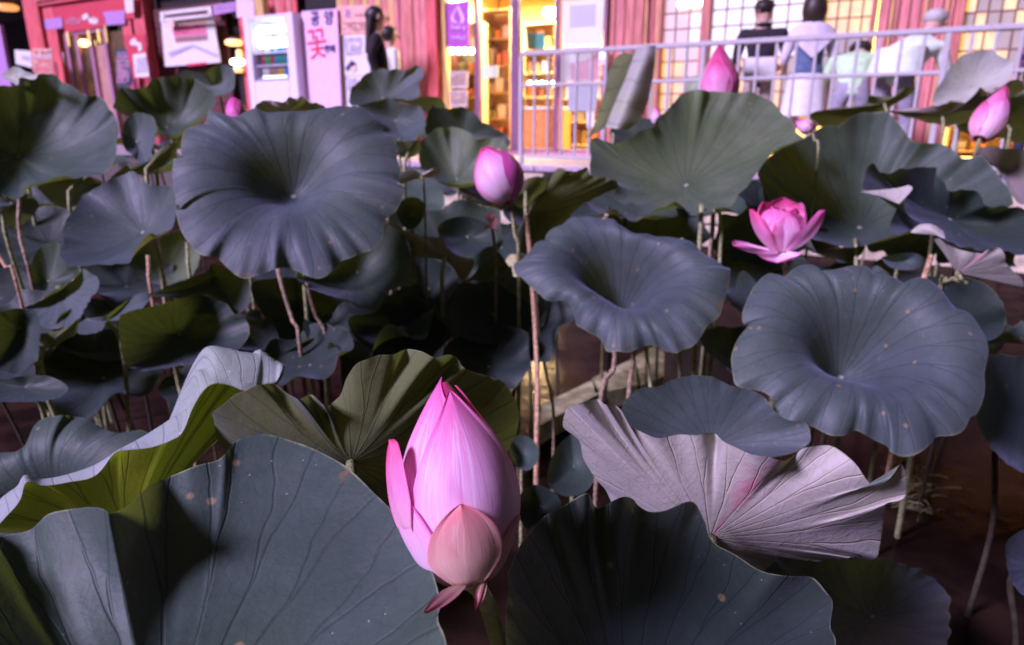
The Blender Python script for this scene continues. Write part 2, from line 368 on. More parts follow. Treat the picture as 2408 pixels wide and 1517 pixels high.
# walls
uA, uB = FU(86, 110)[0], FU(120, 110)[0]
wb('corner_post', M_RED, (uA, -.14, 0), (uB, .12, HT)); wb('corner_post', M_RED, (uB + .01, -.06, 0), (FU(146, 110)[0], .10, HT))
u560, u350, u372 = FU(560, 90)[0], FU(340, 110)[0], FU(366, 110)[0]
zl = FU(245, 40)[1]; zl2 = FU(150, 74)[1]
wb('lintel', M_RED, (uB, -.12, zl + .34), (u560, .02, HT)); wb('lintel', M_LINT, (uB, -.05, zl - .10), (u350, .03, zl + .335))
wb('lintel', M_RED2, (uB, -.17, zl + .42), (u560, -.125, zl + .56))
wb('upper_window', plain('lavender_glass', (.34, .32, .48), .3, .5), (FU(150, 5)[0], -.19, zl + .62), (FU(250, 3)[0], -.172, HT - .1))
wb('post', M_RED, (FU(296, 110)[0], -.02, 0), (FU(318, 110)[0], .10, zl + .33)); wb('post', M_RED, (u350, -.16, 0), (u372, .10, HT)); wb('post', M_DKRED, (FU(322, 110)[0], .0, 0), (u350 - .01, .08, zl + .33))
for i in range(7):
    a = u372 + (FU(392, 110)[0] - u372)*0; 
    wb('dark_tile', M_DKRED, (u372 + .01, .0, .1 + i*.34), (FU(535, 110)[0], .05, .1 + i*.34 + .33))
planks(566, 706, [M_RED, M_RED2], v=.0); planks(795, 930, [M_WOODY, M_RED2], v=.02, zlo=0); wb('backing_wall', M_DARKW, (u372, .13, 0), (FU(1042, 110)[0], .18, HT), 0)
planks(930, 1022, [M_RED2, M_RED2, M_BROWN], v=-.02); wb('post', M_RED, (FU(1018, 110)[0], -.16, 0), (FU(1042, 110)[0], .06, HT))
planks(1424, 1556, [M_BROWN, M_RED2, M_BROWN]); planks(2056, 2256, [M_RED2, M_BROWN, M_RED2], v=-.03, wid=.10)
for x in (1520, 1548, 2092, 2170, 2220): a = FU(x, 60)[0]; wb('gold_batten', M_WOODY, (a, -.06, 0), (a + .022, -.028, HT), .003)
wb('upper_wall', M_RED, (FU(700, 110)[0], -.02, 2.75), (FU(1600, 60)[0], .10, HT)); wb('roof', plain('dark_roof', (.06, .05, .06)), (U0 - .4, -.35, HT), (U9 + 2, 4.2, HT + .16))
wb('honey_post', M_WOODY, (FU(693, 110)[0], -.75, 0), (FU(711, 110)[0], -.63, 2.5)); wb('header_board', M_WOODY, (FU(660, 12)[0], -.6, 2.28), (FU(716, 12)[0], -.5, 2.5))
# dark passage at the far left
ps = thing('passage_wall', 'unlit passage beside the shop at the far left', 'wall', fs((U0 - 2, 2, 0)))
MB().box(fs, (U0 - 8, 1.6, 0), (U0 + .3, 1.9, HT)).make('rear_wall', M_DARKW, ps); MB().box(fs, (U0 - 8, -.4, HT - .5), (U0 - .05, 1.6, HT)).make('canopy', M_DARKW, ps)
MB().box(fs, (FU(-30, 150)[0], -.05, 0), (FU(22, 150)[0], .03, FU(10, 58)[1])).make('mauve_shutter', M_MAUVE, ps)
# left shop: door and side lights
dh = FU(215, 78)[1]
def pane(x0, y0, x1, y1, mat, v=.02): 
    a, z1 = FU(x0, y0); b, z0 = FU(x1, y1); return wb('pane', mat, (a, v, max(.02, z0)), (b, v + .012, z1), 0)
M_DIMW = glow('dim_shop_glass', (.22, .10, .04), .55, .75, 5, (.03, .02, .02))
M_PALEP = glow('pink_lit_door_glass', (.62, .28, .30), .55, .6, 4, (.2, .1, .1))
wb('pane', M_DIMW, (FU(146, 110)[0], .05, .02), (FU(300, 110)[0], .062, dh), 0)
wb('pane', M_PALEP, (FU(222, 120)[0], .03, .25), (FU(252, 120)[0], .045, FU(235, 105)[1]), 0)
for x in (160, 184, 216, 250): a = FU(x, 120)[0]; wb('door_frame', M_ALU, (a, -.04, 0), (a + .10, .04, dh + .05))
wb('door_frame', M_ALU, (FU(163, 72)[0], -.045, dh), (FU(250, 60)[0], .03, dh + .14))
sg = thing('shop_sign', 'red sign board over the door with white brush lettering', 'sign', fs((FU(195, 55)[0], -.1, zl)))
def fl(name, mat, parent, xy, v, th=.004, K=None):
    """flat printed shape: polygon of sightings laid on a plane v from the shop front, with its own thickness"""
    q = [FU(x, y, v, K) for x, y in xy]; kk = K or K_SHOP; F_ = fw(kk)
    V = [F_((u, v, z)) for u, z in q] + [F_((u, v + th, z)) for u, z in q]; m = len(q)
    a2 = sum(q[i][0]*q[(i+1) % m][1] - q[(i+1) % m][0]*q[i][1] for i in range(m))
    Fc = [list(range(m)), list(range(2*m-1, m-1, -1))] + [[i, m+i, m+(i+1) % m, (i+1) % m] for i in range(m)]
    if a2 < 0: Fc = [f[::-1] for f in Fc]
    return part(name, V, Fc, mat, parent, False)
def quad(x0, y0, x1, y1, sk=0.0): return [(x0, y0), (x1, y0 - sk*(x1-x0)), (x1 + .08*(y1-y0)*((x1 < 1100)*1.0), y1 - sk*(x1-x0)), (x0 + .08*(y1-y0)*((x0 < 1100)*1.0), y1)]
def marks(parent, mat, x0, y0, x1, y1, rows, cols, v, sk, seed, K=None, w=.45):
    """small brush-like strokes standing for print too small to read"""
    g = np.random.default_rng(seed); mb = MB(); kk = K or K_SHOP; F_ = fw(kk)
    for r in range(rows):
        for c in range(cols):
            if g.random() < .12: continue
            cx, cy = x0 + (x1-x0)*(c+.5)/cols, y0 + (y1-y0)*(r+.5)/rows; dx, dy = (x1-x0)/cols*w, (y1-y0)/rows*w
            for s_ in range(3):
                hx, hy = (dx, dy*.16) if g.random() < .55 else (dx*.16, dy); ox, oy = g.uniform(-.4, .4)*dx, g.uniform(-.5, .5)*dy
                q = [FU(cx+ox+i*hx, cy+oy+j*hy - sk*(cx+ox+i*hx-x0), v, K) for i, j in ((-1,-1),(1,-1),(1,1),(-1,1))]
                mb.add([F_((u, v - .002*(s_+1), z)) for u, z in q], [(0, 1, 2, 3)])
    o = mb.make('print', mat, parent); return o
fl('board', M_LINT, sg, [(150,50),(245,38),(246,62),(152,78)], -.075, .02)
fl('lettering', M_WHITE, sg, [(193,38),(200,32),(206,33),(208,40),(202,46),(195,47)], -.085)
fl('lettering', M_WHITE, sg, [(207,42),(212,40),(214,48),(218,40),(221,39),(222,50),(226,42),(229,43),(230,55),(222,57),(210,54)], -.087)
marks(sg, M_GREYP, 154, 42, 192, 58, 3, 6, -.082, .05, 3)
for q in ([(101,46),(145,40),(147,66),(104,70)], [(243,28),(292,24),(294,56),(246,60)]):
    o = fl('mauve_panel', M_MAUVE, bld, q, -.065, .02)
# wall lamps (yellow glass tubes beside the doors)
M_LAMPY = glow('yellow_lamp_glass', (1.0, .62, .14), 1.2); M_WARMB = glow('warm_bulb', (1.0, .62, .16), 5.0); M_COLD = glow('cold_tube', (.84, 1.0, .94), 9.0); M_WHITEB = glow('white_bulb', (1, .93, .8), 8.0)
def lamp(label, x0, y0, x1, y1, v, mat, name='wall_lamp', group=None, n=12):
    a, z1 = FU(x0, y0, v); b, z0 = FU(x1, y1, v); t = thing(name, label, 'lamp', fs(((a+b)/2, v, z0)), group)
    r = (b-a)/2; h = z1 - z0; V = []
    pr_ = ((0, .3), (.08, .75), (.25, 1), (.75, 1), (.92, .75), (1, .3))
    for q, k in pr_:
        for i in range(n): th = 2*math.pi*i/n; V.append(fs(((a+b)/2 + r*k*math.cos(th), v + r*k*math.sin(th), z0 + h*q)))
    part('glass', V, grid_faces(n, 6) + [list(range(n)), list(range(5*n, 6*n))], mat, t)
    MB().box(fs, ((a+b)/2 - r*.35, v - r*.35, z1 - .004), ((a+b)/2 + r*.35, v + r*.35, z1 + .03), .004).make('cap', M_PURP, t)
    return t
for lab, q in (('tall yellow lamp on the post left of the shop door', (156,74,164,110)), ('tall yellow lamp on the door frame', (228,68,236,102)),
               ('tall yellow lamp between the door leaves', (205,70,212,100)), ('tall yellow lamp right of the shop door, highest of its row', (245,58,253,102))):
    lamp(lab, *q, -.10, M_LAMPY, group='yellow lamps by the shop door')
lamp('round warm pendant lamp left inside the door glass', 191, 94, 206, 109, .02, M_WARMB, 'pendant_lamp'); lamp('round warm pendant lamp right inside the door glass', 212, 94, 223, 108, .02, M_WARMB, 'pendant_lamp')
lamp('dim orange lamp under the passage canopy', 2, 11, 30, 24, -.1, glow('orange_lamp', (1, .36, .10), 1.0), 'ceiling_lamp')
for lab, q, m in (('orange oval lamp beside the vending machine, topmost', (536,94,565,107), glow('orange_globe', (1, .50, .14), 2.2)), ('orange oval lamp beside the vending machine, second from top', (557,117,568,136), glow('orange_globe', (1, .50, .14), 2.2)),
                  ('white oval lamp beside the vending machine', (547,139,570,153), M_WHITEB), ('yellow ring lamp beside the vending machine, left', (549,159,559,171), M_LAMPY), ('yellow ring lamp beside the vending machine, right', (560,159,570,171), M_LAMPY)):
    lamp(lab, *q, -.06, m, 'globe_lamp')
# notices and menu boards
def board(name, label, cat, xy, v, mat, prints=(), legs=False, K=None, frame=None):
    q = [FU(x, y, v, K) for x, y in xy]; F_ = fw(K or K_SHOP); t = thing(name, label, cat, F_((np.mean([a for a, b in q]), v, max(0, min(b for a, b in q)))))
    fl('panel', mat, t, xy, v, .02, K)
    if legs:
        for u in (min(a for a, b in q) + .05, max(a for a, b in q) - .05): MB().box(F_, (u - .012, v + .03, 0), (u + .012, v + .055, max(.1, min(b for a, b in q)) + .25)).make('leg', M_PURP, t)
    for k, (m, poly) in enumerate(prints): fl('print', m, t, poly, v - .003*(k+1), .002, K)
    return t
M_BOARDY = plain('amber_menu_board', (.66, .38, .30), .6, .3, var=.15, bump=0); M_CHALK = plain('blue_chalkboard', (.035, .05, .09), .6, .3, var=.2, bump=0)
b = board('notice', 'white notice paper in the dark passage', 'notice', [(34,117),(73,120),(75,160),(37,150)], -.05, M_WHITE, [(M_GREYP, [(51,131),(70,133),(71,144),(53,141)])]); 
M_PAPER = M_WHITE
b = board('notice', 'white notice paper on the dark wall of the passage', 'notice', [(48*1.0,168*.71),(102,169*.71),(103,220*.71),(54,206*.71)], -.30, M_PAPER, [(M_GREYP, [(64,132),(98,134),(98,143),(66,141)])]) if False else b
b = board('menu_board', 'amber menu board standing at the corner post', 'menu board', [(108*.705*1.0+0,162*.705),(173*.705,162*.705),(175*.705,250*.705),(110*.705,250*.705)], -.55, M_BOARDY, [(M_GREYP, [(79,131),(121,131),(121,135),(79,136)])], True); marks(b, M_REDINK, 80, 137, 120, 172, 6, 5, -.558, 0, 5); marks(b, M_BRNP, 80, 117, 120, 129, 1, 5, -.558, 0, 6)
b = board('notice', 'small white sheet hung inside the left door glass', 'notice', [(131,123),(149,123),(152,156),(133,156)], -.02, M_PAPER)
b = board('menu_board', 'dark chalk menu board leaning right of the shop door', 'menu board', [(272,118),(307,114),(309,202),(276,204)], -.35, M_CHALK, [], True); marks(b, M_GREYP, 274, 122, 305, 198, 9, 5, -.357, .05, 7); marks(b, M_PINKP, 276, 130, 304, 196, 7, 4, -.358, .05, 17)
b = board('banner_stand', 'red and white standing banner beside the chalk menu board', 'banner', [(290,84),(340,80),(352,182),(314,186)], -.42, M_LINT, [(M_WHITE, [(312,128),(342,124),(352,180),(318,182)]), (M_WHITE, [(306,96),(316,88),(322,98),(332,102),(334,118),(326,122),(324,108),(306,106)])], True); marks(b, M_GREYP, 320, 136, 346, 172, 4, 4, -.432, .06, 9)
b = board('poster', 'large white noodle poster with a pink text block on the dark tiles', 'poster', [(378,45),(500,33),(518,147),(388,157)], -.20, M_WHITE, [(M_CREAMP, [(388,52),(404,46),(440,42),(470,40),(486,44),(492,60),(480,72),(440,70),(400,74),(388,66)]), (M_BRNP, [(411,88),(487,82),(489,94),(413,100)]), (M_PINKP, [(404,62),(482,55),(487,80),(408,86)]),
     (M_GREYP, [(395,124),(452,104),(512,128),(510,136),(452,110),(400,134)]), (M_REDINK, [(440,150),(485,146),(486,151),(441,156)])]); marks(b, M_REDINK, 408, 63, 482, 83, 3, 8, -.218, .08, 11)
aw = thing('awning_frame', 'white box frame above the noodle poster', 'frame', fs((FU(440, 30)[0], -.2, 2.3)))
fl('bar', M_WHITE, aw, [(376,28),(493,14),(494,22),(377,36)], -.40, .05); fl('bar', M_WHITE, aw, [(376,44),(497,32),(498,37),(377,52)], -.40, .05); fl('bar', M_WHITE, aw, [(376,28),(385,27),(386,50),(377,52)], -.41, .05); fl('bar', M_WHITE, aw, [(487,15),(495,14),(498,34),(490,36)], -.41, .05)
b = board('sign_panel', 'mauve panel with faint lettering right of the awning frame', 'sign', [(498,12),(552,4),(553,26),(499,36)], -.12, M_MAUVE); marks(b, M_GREYP, 504, 12, 546, 24, 1, 6, -.126, .12, 13)
b = board('hanging_banner', 'pale lavender cloth hanging above the vending machine', 'banner', [(553,-20),(596,-24),(598,38),(557,42)], -.30, plain('lavender_cloth', (.66, .54, .72), .8, .1, var=.06))
b = board('light_box', 'white box sign high on the red post', 'sign', [(291,-14),(312,-15),(314,28),(296,31)], -.28, M_WHITE)
# vending machine
vm = thing('vending_machine', 'lit white drinks vending machine', 'vending machine', fs((FU(630, 200, -1.15)[0], -1.15, 0)))
VV = -1.15; va, vzt = FU(569, 41, VV); vb, _ = FU(683, 41, VV); vzt = min(1.95, vzt)
def vp(x, y): return FU(x, y, VV)
M_VM = plain('white_enamel', (.72, .66, .78), .35, .5, var=.03, bump=0)
ux0, uz1 = vp(585, 56); ux1, uz0 = vp(681, 188)
wb('side', M_VM, (va, VV, 0), (ux0, VV + .6, vzt), .01, vm); wb('side', M_VM, (ux1 - .01, VV, 0), (vb + .04, VV + .6, vzt), .01, vm)
wb('top', M_VM, (ux0, VV, uz1 + .05), (ux1 - .01, VV + .6, vzt - .002), .01, vm); wb('lower_panel', M_VM, (ux0, VV, 0), (ux1 - .01, VV + .6, uz0), .01, vm); wb('back', M_VM, (ux0, VV + .45, uz0), (ux1 - .01, VV + .6, uz1 + .05), 0, vm)
sh = []
for k, (y, yl) in enumerate(((122, 62), (152, 96), (184, 166))):
    z = vp(630, y)[1]; sh.append(z); wb('shelf', M_VM, (ux0 + .002, VV + .05, z - .02), (ux1 - .012, VV + .44, z), .003, vm)
for y0, y1 in ((61, 76), (92, 112)):
    z1, z0 = vp(630, y0)[1], vp(630, y1)[1]; wb('light_tube', M_COLD, (ux0 + .10, VV + .05, z0 + .01), (ux1 - .06, VV + .09, z1 + .01), .02, vm)
wb('light_tube', glow('warm_strip', (1.0, .86, .66), 2.2), (ux0 + .14, VV + .04, sh[2] + .005), (ux1 - .1, VV + .06, sh[2] + .035), .005, vm)
wb('glass_front', M_GLASS, (ux0, VV + .012, uz0), (ux1 - .01, VV + .018, uz1 + .05), 0, vm)
wb('dispenser', plain('dispenser_dark', (.10, .05, .06), .4), (vp(630, 200)[0], VV - .006, .42), (ux1 - .10, VV + .01, .70), .004, vm); wb('price_panel', plain('pale_panel', (.60, .60, .62), .4, bump=0), (ux0 + .03, VV - .006, .20), (vp(628, 200)[0], VV + .01, .72), .004, vm)
cols_ = [(.05,.20,.55), (.10,.42,.14), (.60,.07,.10), (.50,.36,.08), (.30,.20,.16), (.06,.35,.40), (.62,.62,.64), (.14,.16,.40)]
def can_me(h, r):
    V = []
    for q, k in ((0, .8), (.04, 1), (.9, 1), (.97, .75), (1, .7)):
        for i in range(10): a = 2*math.pi*i/10; V.append((r*k*math.cos(a), r*k*math.sin(a), h*q))
    return V, grid_faces(10, 5) + [list(range(10))[::-1], list(range(40, 50))]
cols_n = {0: 'blue', 1: 'green', 2: 'red', 3: 'amber', 4: 'brown', 5: 'teal', 6: 'silver', 7: 'indigo'}
seq = [[3,6,6,0,6,0,0,4,7], [2,1,1,2,5,5,1,5,7], [6,6,4,4,4,3,3,0,0]]; ordn = ['first','second','third','fourth','fifth','sixth','seventh','eighth','ninth']; meshes = {}
for k in range(3):
    for i in range(9):
        u = ux0 + .12 + (ux1 - ux0 - .22)*i/8; ci = seq[k][i]; w_ = fs((u, VV + .12, sh[k] + .002))
        key = ci
        if key not in meshes:
            V, F = can_me(.155, .030); o = part('drink_can', np.array(V) + w_, F, plain('can_' + cols_n[ci], cols_[ci], .3, .5, var=.1, bump=0)); 
            off_ = Vector([float(q) for q in w_]); o.data.transform(__import__('mathutils').Matrix.Translation(-off_)); o.location = off_; meshes[key] = o.data
        else: o = link(bpy.data.objects.new('drink_can', meshes[key])); o.location = [float(q) for q in w_]
        tag(o, f"{cols_n[ci]} drink can, {ordn[i]} on the {['top','middle','bottom'][k]} shelf of the vending machine", 'drink can', 'cans in the vending machine')
# banners with lettering
def text(parent, s, mat, x, y, hpx, v, K=None, rot=0.0, bold=.03, ext=.002, name='lettering', wsc=1.0):
    cu = bpy.data.curves.new(name, 'FONT'); cu.body = s; cu.size = 1.0; cu.extrude = .0; cu.align_x = 'CENTER'; cu.align_y = 'CENTER'; cu.resolution_u = 3; cu.offset = bold
    o = bpy.data.objects.new('tmp', cu); COL.objects.link(o); dg = bpy.context.evaluated_depsgraph_get(); dg.update()
    me = bpy.data.meshes.new_from_object(o.evaluated_get(dg)); V = np.array([q.co[:] for q in me.vertices]) if len(me.vertices) else np.zeros((0, 3)); Fc = [list(p.vertices) for p in me.polygons]
    bpy.data.objects.remove(o); bpy.data.meshes.remove(me); bpy.data.curves.remove(cu)
    if not len(V): return None
    u, z = FU(x, y, v, K); u2, z2 = FU(x, y + hpx, v, K); sc = (z - z2); F_ = fw(K or K_SHOP)
    c_, s_ = math.cos(rot), math.sin(rot); W_ = [F_((u + sc*wsc*(p[0]*c_ - p[1]*s_), v - ext, z + sc*(p[0]*s_ + p[1]*c_))) for p in V]
    return part(name, W_, Fc, mat, parent, False)
M_BANNER = plain('pink_banner_cloth', (.74, .50, .72), .8, .1, var=.05, bump=0)
b = board('banner', 'tall pale pink banner reading in blue and red brush letters', 'banner', [(709,27),(792,20),(803,262),(716,262)], -1.0, M_BANNER)
text(b, '공', M_INK, 741, 46, 36, -1.004); text(b, '양', M_INK, 773, 44, 36, -1.004); text(b, '꽃', M_REDINK, 746, 108, 78, -1.004, rot=.06, bold=.008); text(b, '판매', M_INK, 776, 116, 20, -1.005, rot=-.03)
M_PEACH = plain('peach_poster', (.76, .42, .36), .7, .2, var=.12, bump=0)
b = board('poster', 'peach coloured notice with small print above the white sheets', 'poster', [(791,14),(886,11),(886,76),(793,80)], -.95, M_PEACH); text(b, '공', M_MAUVE, 817, 33, 22, -.955); marks(b, M_BRNP, 832, 32, 872, 40, 1, 4, -.955, 0, 21); marks(b, M_BRNP, 808, 50, 874, 74, 3, 9, -.955, 0, 22)
b = board('poster', 'white sheet with a grey picture below the peach notice', 'poster', [(794,82),(880,80),(872,176),(800,178)], -.93, M_WHITE, [(M_GREYP, [(808,90),(852,88),(850,128),(814,132)]), (M_WHITE, [(818,100),(846,99),(844,120),(820,122)]), (M_INK, [(812,160),(820,150),(826,142),(834,146),(838,152),(824,158),(818,168)]), (M_CREAMP, [(824,158),(838,154),(838,166),(826,168)])])
marks(b, M_GREYP, 820, 102, 844, 118, 3, 3, -.95, 0, 23)
b = board('poster', 'white and slate leaflet stand at the foot of the pink banner', 'poster', [(800,178),(868,176),(860,255),(806,255)], -.92, M_WHITE, [(M_GREYP, [(816,184),(838,184),(842,210),(818,214)])])
# right part: glass doors, interior, lit shelves
uG0, uG1, uG2, uG3 = FU(1042, 110)[0], FU(1216, 110)[0], FU(1316, 110)[0], FU(1424, 110)[0]; uE = FU(2440, 60)[0]
room = fs
wb('interior_wall', M_WARMW, (uG0 - .6, 2.6, 0), (uE + 1.2, 2.7, HT - .5), 0); wb('interior_floor', plain('shop_floor', (.42, .30, .18), .5), (uG0 - .6, .06, .02), (uE + 1.2, 2.6, .05), 0)
wb('interior_ceiling', M_WARMW, (uG0 - .6, .06, 2.62), (uE + 1.2, 2.6, 2.66), 0); wb('interior_wall', M_WARMW, (uG0 - .7, .1, 0), (uG0 - .62, 2.6, 2.62), 0)
for nm, x0, x1, m in (('door_post', 1042, 1056, M_WOODY), ('door_post', 1122, 1131, M_PURP), ('door_post', 1206, 1224, M_PURP), ('door_post', 1308, 1318, M_PURP), ('door_post', 1420, 1428, M_ALU)):
    a, b_ = FU(x0, 150)[0], FU(x1, 150)[0]; wb(nm, m, (a, -.07, 0), (b_, .03, 2.75))
wb('sill', M_PURP, (uG0, -.09, 0), (uG3, .05, .09)); wb('sill', M_ALU, (uG0, -.12, .0), (uG3, -.09, .05))
for x0, x1 in ((1056, 1122), (1131, 1206), (1224, 1308), (1318, 1420)): wb('pane', M_GLASS, (FU(x0, 150)[0], -.02, .1), (FU(x1, 150)[0], -.012, 2.74), 0)
# ceiling lamps that light the shop
def tube_lamp(label, u, v, z, du, dv, power, col, mat):
    t = thing('ceiling_lamp', label, 'lamp', fs((u, v, z))); wb('lamp_body', M_WHITE, (u - du, v - dv, z + .03), (u + du, v + dv, z + .07), .005, t); wb('tube', mat, (u - du*.95, v - dv*.6, z), (u + du*.95, v + dv*.6, z + .03), .008, t)
    ld = bpy.data.lights.new('lamp_light', 'AREA'); ld.shape = 'RECTANGLE'; ld.size = du*2; ld.size_y = dv*2; ld.energy = power; ld.color = col; lo = bpy.data.objects.new('lamp_light', ld); COL.objects.link(lo)
    lo.parent = t; lo.location = (0, 0, -.03); lo.rotation_euler = (0, 0, -math.radians(30))
WC = (1.0, .74, .36)
tube_lamp('long white fluorescent tube glowing inside the glass door', FU(1268, 8, 1.0)[0], 1.0, 2.3, .45, .08, 480, WC, M_COLD)
tube_lamp('warm tube lamp above the shelves left inside the glass door', FU(1120, 0, 1.2)[0], 1.2, 2.45, .45, .08, 480, WC, M_WARMB)
tube_lamp('yellow tube lamp inside the gridded window', FU(1620, 8, .9)[0], .9, 2.3, .4, .07, 200, WC, M_WARMB)
tube_lamp('warm tube lamp inside the window at the right edge', FU(2200, 0, 1.2)[0], 1.2, 2.3, .5, .08, 480, WC, M_WARMB)
M_PURPS = plain('purple_sign', (.36, .07, .40), .5, .3, var=.1, bump=0)
M_LAVP = plain('lavender_print', (.66, .46, .74), .5, .3, var=.1, bump=0)
b = board('door_sign', 'purple sign with a drop emblem on the glass door', 'sign', [(1047,6),(1103,2),(1101,112),(1051,110)], -.04, M_PURPS, [(M_LAVP, [(1073,12),(1079,14),(1089,34),(1092,46),(1088,55),(1082,54),(1084,44),(1079,28)]), (M_LAVP, [(1072,18),(1074,20),(1066,38),(1068,48),(1076,52),(1074,55),(1064,52),(1060,44),(1062,34)])])
marks(b, M_LAVP, 1060, 58, 1096, 72, 1, 3, -.052, 0, 31); marks(b, M_LAVP, 1060, 82, 1096, 94, 1, 5, -.052, 0, 32)
for lab, q, m in (('row of white glowing bulbs under the purple sign', (1040,113,1119,127), M_COLD),): 
    t = thing('light_strip', lab, 'lamp', fs((FU(1080, 120, .5)[0], .5, 1.2)))
    for i in range(5): a, z1 = FU(1042 + i*15, 113, .5); b_, z0 = FU(1055 + i*15, 127, .5); wb('bulb', m, (a, .46, z0), (b_, .54, z1), .03, t)
t = thing('light_strip', 'row of white glowing bulbs in the counter case behind the railing', 'lamp', fs((FU(1275, 198, .6)[0], .6, .8)))
for i in range(5): a, z1 = FU(1240 + i*14, 191, .6); b_, z0 = FU(1252 + i*14, 204, .6); wb('bulb', M_COLD, (a, .56, z0), (b_, .64, z1), .03, t)
for lab, xy, v in (('upper grey notice taped to the glass door', [(1057,167),(1100,167),(1098,208),(1056,208)], -.035), ('lower grey notice taped to the glass door', [(1056,212),(1099,212),(1098,252),(1057,252)], -.035)):
    b = board('notice', lab, 'notice', xy, v, plain('buff_paper', (.46, .38, .34), .8, .1, bump=0)); marks(b, M_BRNP, xy[0][0] + 5, xy[0][1] + 6, xy[1][0] - 5, xy[2][1] - 8, 4, 5, v - .004, 0, int(xy[0][1]))
b = board('shop_card', 'white card with print hung in the second door pane', 'card', [(1135,156),(1170,154),(1170,182),(1134,184)], .25, glow('lit_card', (.9,.95,.9), .55)); 
b = board('teal_box', 'teal square board inside the shop', 'board', [(1239,78),(1280,77),(1279,115),(1240,116)], .2, plain('teal_board', (.06, .34, .26), .5, bump=0))
# shelves with goods inside
M_GOODS = [plain('goods_' + n_, c_, .5, .4, var=.15, bump=0) for n_, c_ in (('cream', (.72,.58,.34)), ('amber', (.60,.30,.07)), ('brown', (.26,.13,.06)), ('white', (.74,.68,.56)), ('orange', (.62,.24,.06)), ('olive', (.34,.30,.12)), ('rust', (.42,.14,.08)))]
gname = ['cream', 'amber', 'brown', 'white', 'orange', 'olive', 'rust']; gcount = 0
ORD = ['first','second','third','fourth','fifth','sixth','seventh','eighth','ninth','tenth']
goods = []
def rack(label, x0, x1, v, rows, ztop, seed, items=True):
    global gcount
    a, b_ = FU(x0, 150, v)[0], FU(x1, 150, v)[0]; g = np.random.default_rng(seed); t = thing('display_shelf', label, 'shelf', fs(((a+b_)/2, v, .05)))
    wb('side_panel', M_SHELF, (a, v, .05), (a + .03, v + .32, ztop), .004, t); wb('side_panel', M_SHELF, (b_ - .03, v, .05), (b_, v + .32, ztop), .004, t); wb('back_panel', M_WARMW, (a + .03, v + .30, .05), (b_ - .03, v + .318, ztop), 0, t)
    for r in range(rows + 1):
        z = .12 + (ztop - .14)*r/rows; wb('shelf_board', M_SHELF, (a + .031, v + .005, z - .02), (b_ - .031, v + .298, z), .003, t)
        if r < rows and items:
            u = a + .06; it = 0
            while u < b_ - .14:
                w = g.uniform(.08, .16); h = min((ztop - .14)/rows*.8, g.uniform(.10, .26)); mi = int(g.integers(7))
                o = MB().box(fs, (u, v + .05, z + .001), (u + w, v + .22, z + h), .01).make('goods_box', M_GOODS[mi], None)
                tag(o, f"{gname[mi]} box, {ORD[it]} from left on board {ORD[r]} from the floor of the {label.split(' inside')[0].split(' behind')[0]} {label[label.find(' behind')+1:] if ' behind' in label else label[label.find(' inside')+1:]}"[:0] or f"{gname[mi]} box, {ORD[it]} on the {ORD[r]} board up, {label.replace('shelf of goods ', 'shelf ')}", 'box', 'boxed goods on the shop shelves'); it += 1; goods.append(o); u += w + g.uniform(.02, .06); gcount += 1
rack('honey wood shelf of goods behind the first door pane', 1044, 1122, .55, 5, 1.9, 41); rack('narrow shelf of goods behind the second door pane', 1134, 1200, .9, 5, 2.1, 42); rack('shelf of goods behind the railing and third pane', 1228, 1306, 1.1, 5, 1.9, 43)
rack('low shelf of goods behind the bottom of the posters', 1320, 1420, 1.2, 4, 1.5, 44); rack('tall shelf of goods inside the gridded window', 1565, 1760, 1.5, 5, 1.9, 45); rack('tall shelf of goods inside the right window', 2255, 2440, 1.2, 5, 1.9, 46)
cs = thing('display_counter', 'orange-fronted display counter behind the railing', 'counter', fs((FU(1275, 300, .5)[0], .5, .05)))
a, b_ = FU(1228, 220, .55)[0], FU(1312, 220, .55)[0]
wb('counter_body', plain('orange_front', (.62, .26, .08), .5, bump=0), (a, .55, .05), (b_, 1.0, .62), .01, cs); wb('counter_top', M_WHITE, (a - .02, .52, .62), (b_ + .02, 1.02, .66), .006, cs)
# white lit posters in the fourth pane
M_LITP = glow('lit_white_poster', (.82, .72, 1.0), .60, .15, 5); M_LITV = glow('lit_violet_print', (.50, .40, .90), .5, .15, 5); M_LITR = glow('lit_pink_print', (.85, .20, .42), .5, .3, 6); M_LITB = glow('lit_blue_print', (.22, .26, .60), .4, .3, 6)
b = board('light_poster', 'bright white backlit poster in the fourth pane', 'poster', [(1322,2),(1421,-3),(1414,106),(1322,108)], -.10, M_LITP, [(M_LITV, [(1340,14),(1402,9),(1400,62),(1340,66)])])
b = board('light_poster', 'backlit picture of a pink blossom below the white poster', 'poster', [(1324,110),(1413,108),(1408,190),(1324,192)], .10, M_LITP, [(M_LITR, [(1340,148),(1376,142),(1410,122),(1408,188),(1342,188)])])
b = board('leaflet_rack', 'blue leaflet rack below the backlit pictures', 'rack', [(1334,196),(1408,194),(1400,260),(1336,262)], -.12, M_LITB, [(M_LITP, [(1378,262),(1398,262),(1396,300),(1380,300)])])
b = board('lamp_card', 'small white and red light box on the red boards', 'light box', [(1410,116),(1428,115),(1427,150),(1408,152)], -.10, glow('small_lightbox', (.9, .9, 1.0), 1.3), [(glow('small_lightbox_red', (.95, .25, .35), 1.0), [(1409,139),(1427,138),(1427,150),(1408,151)])])
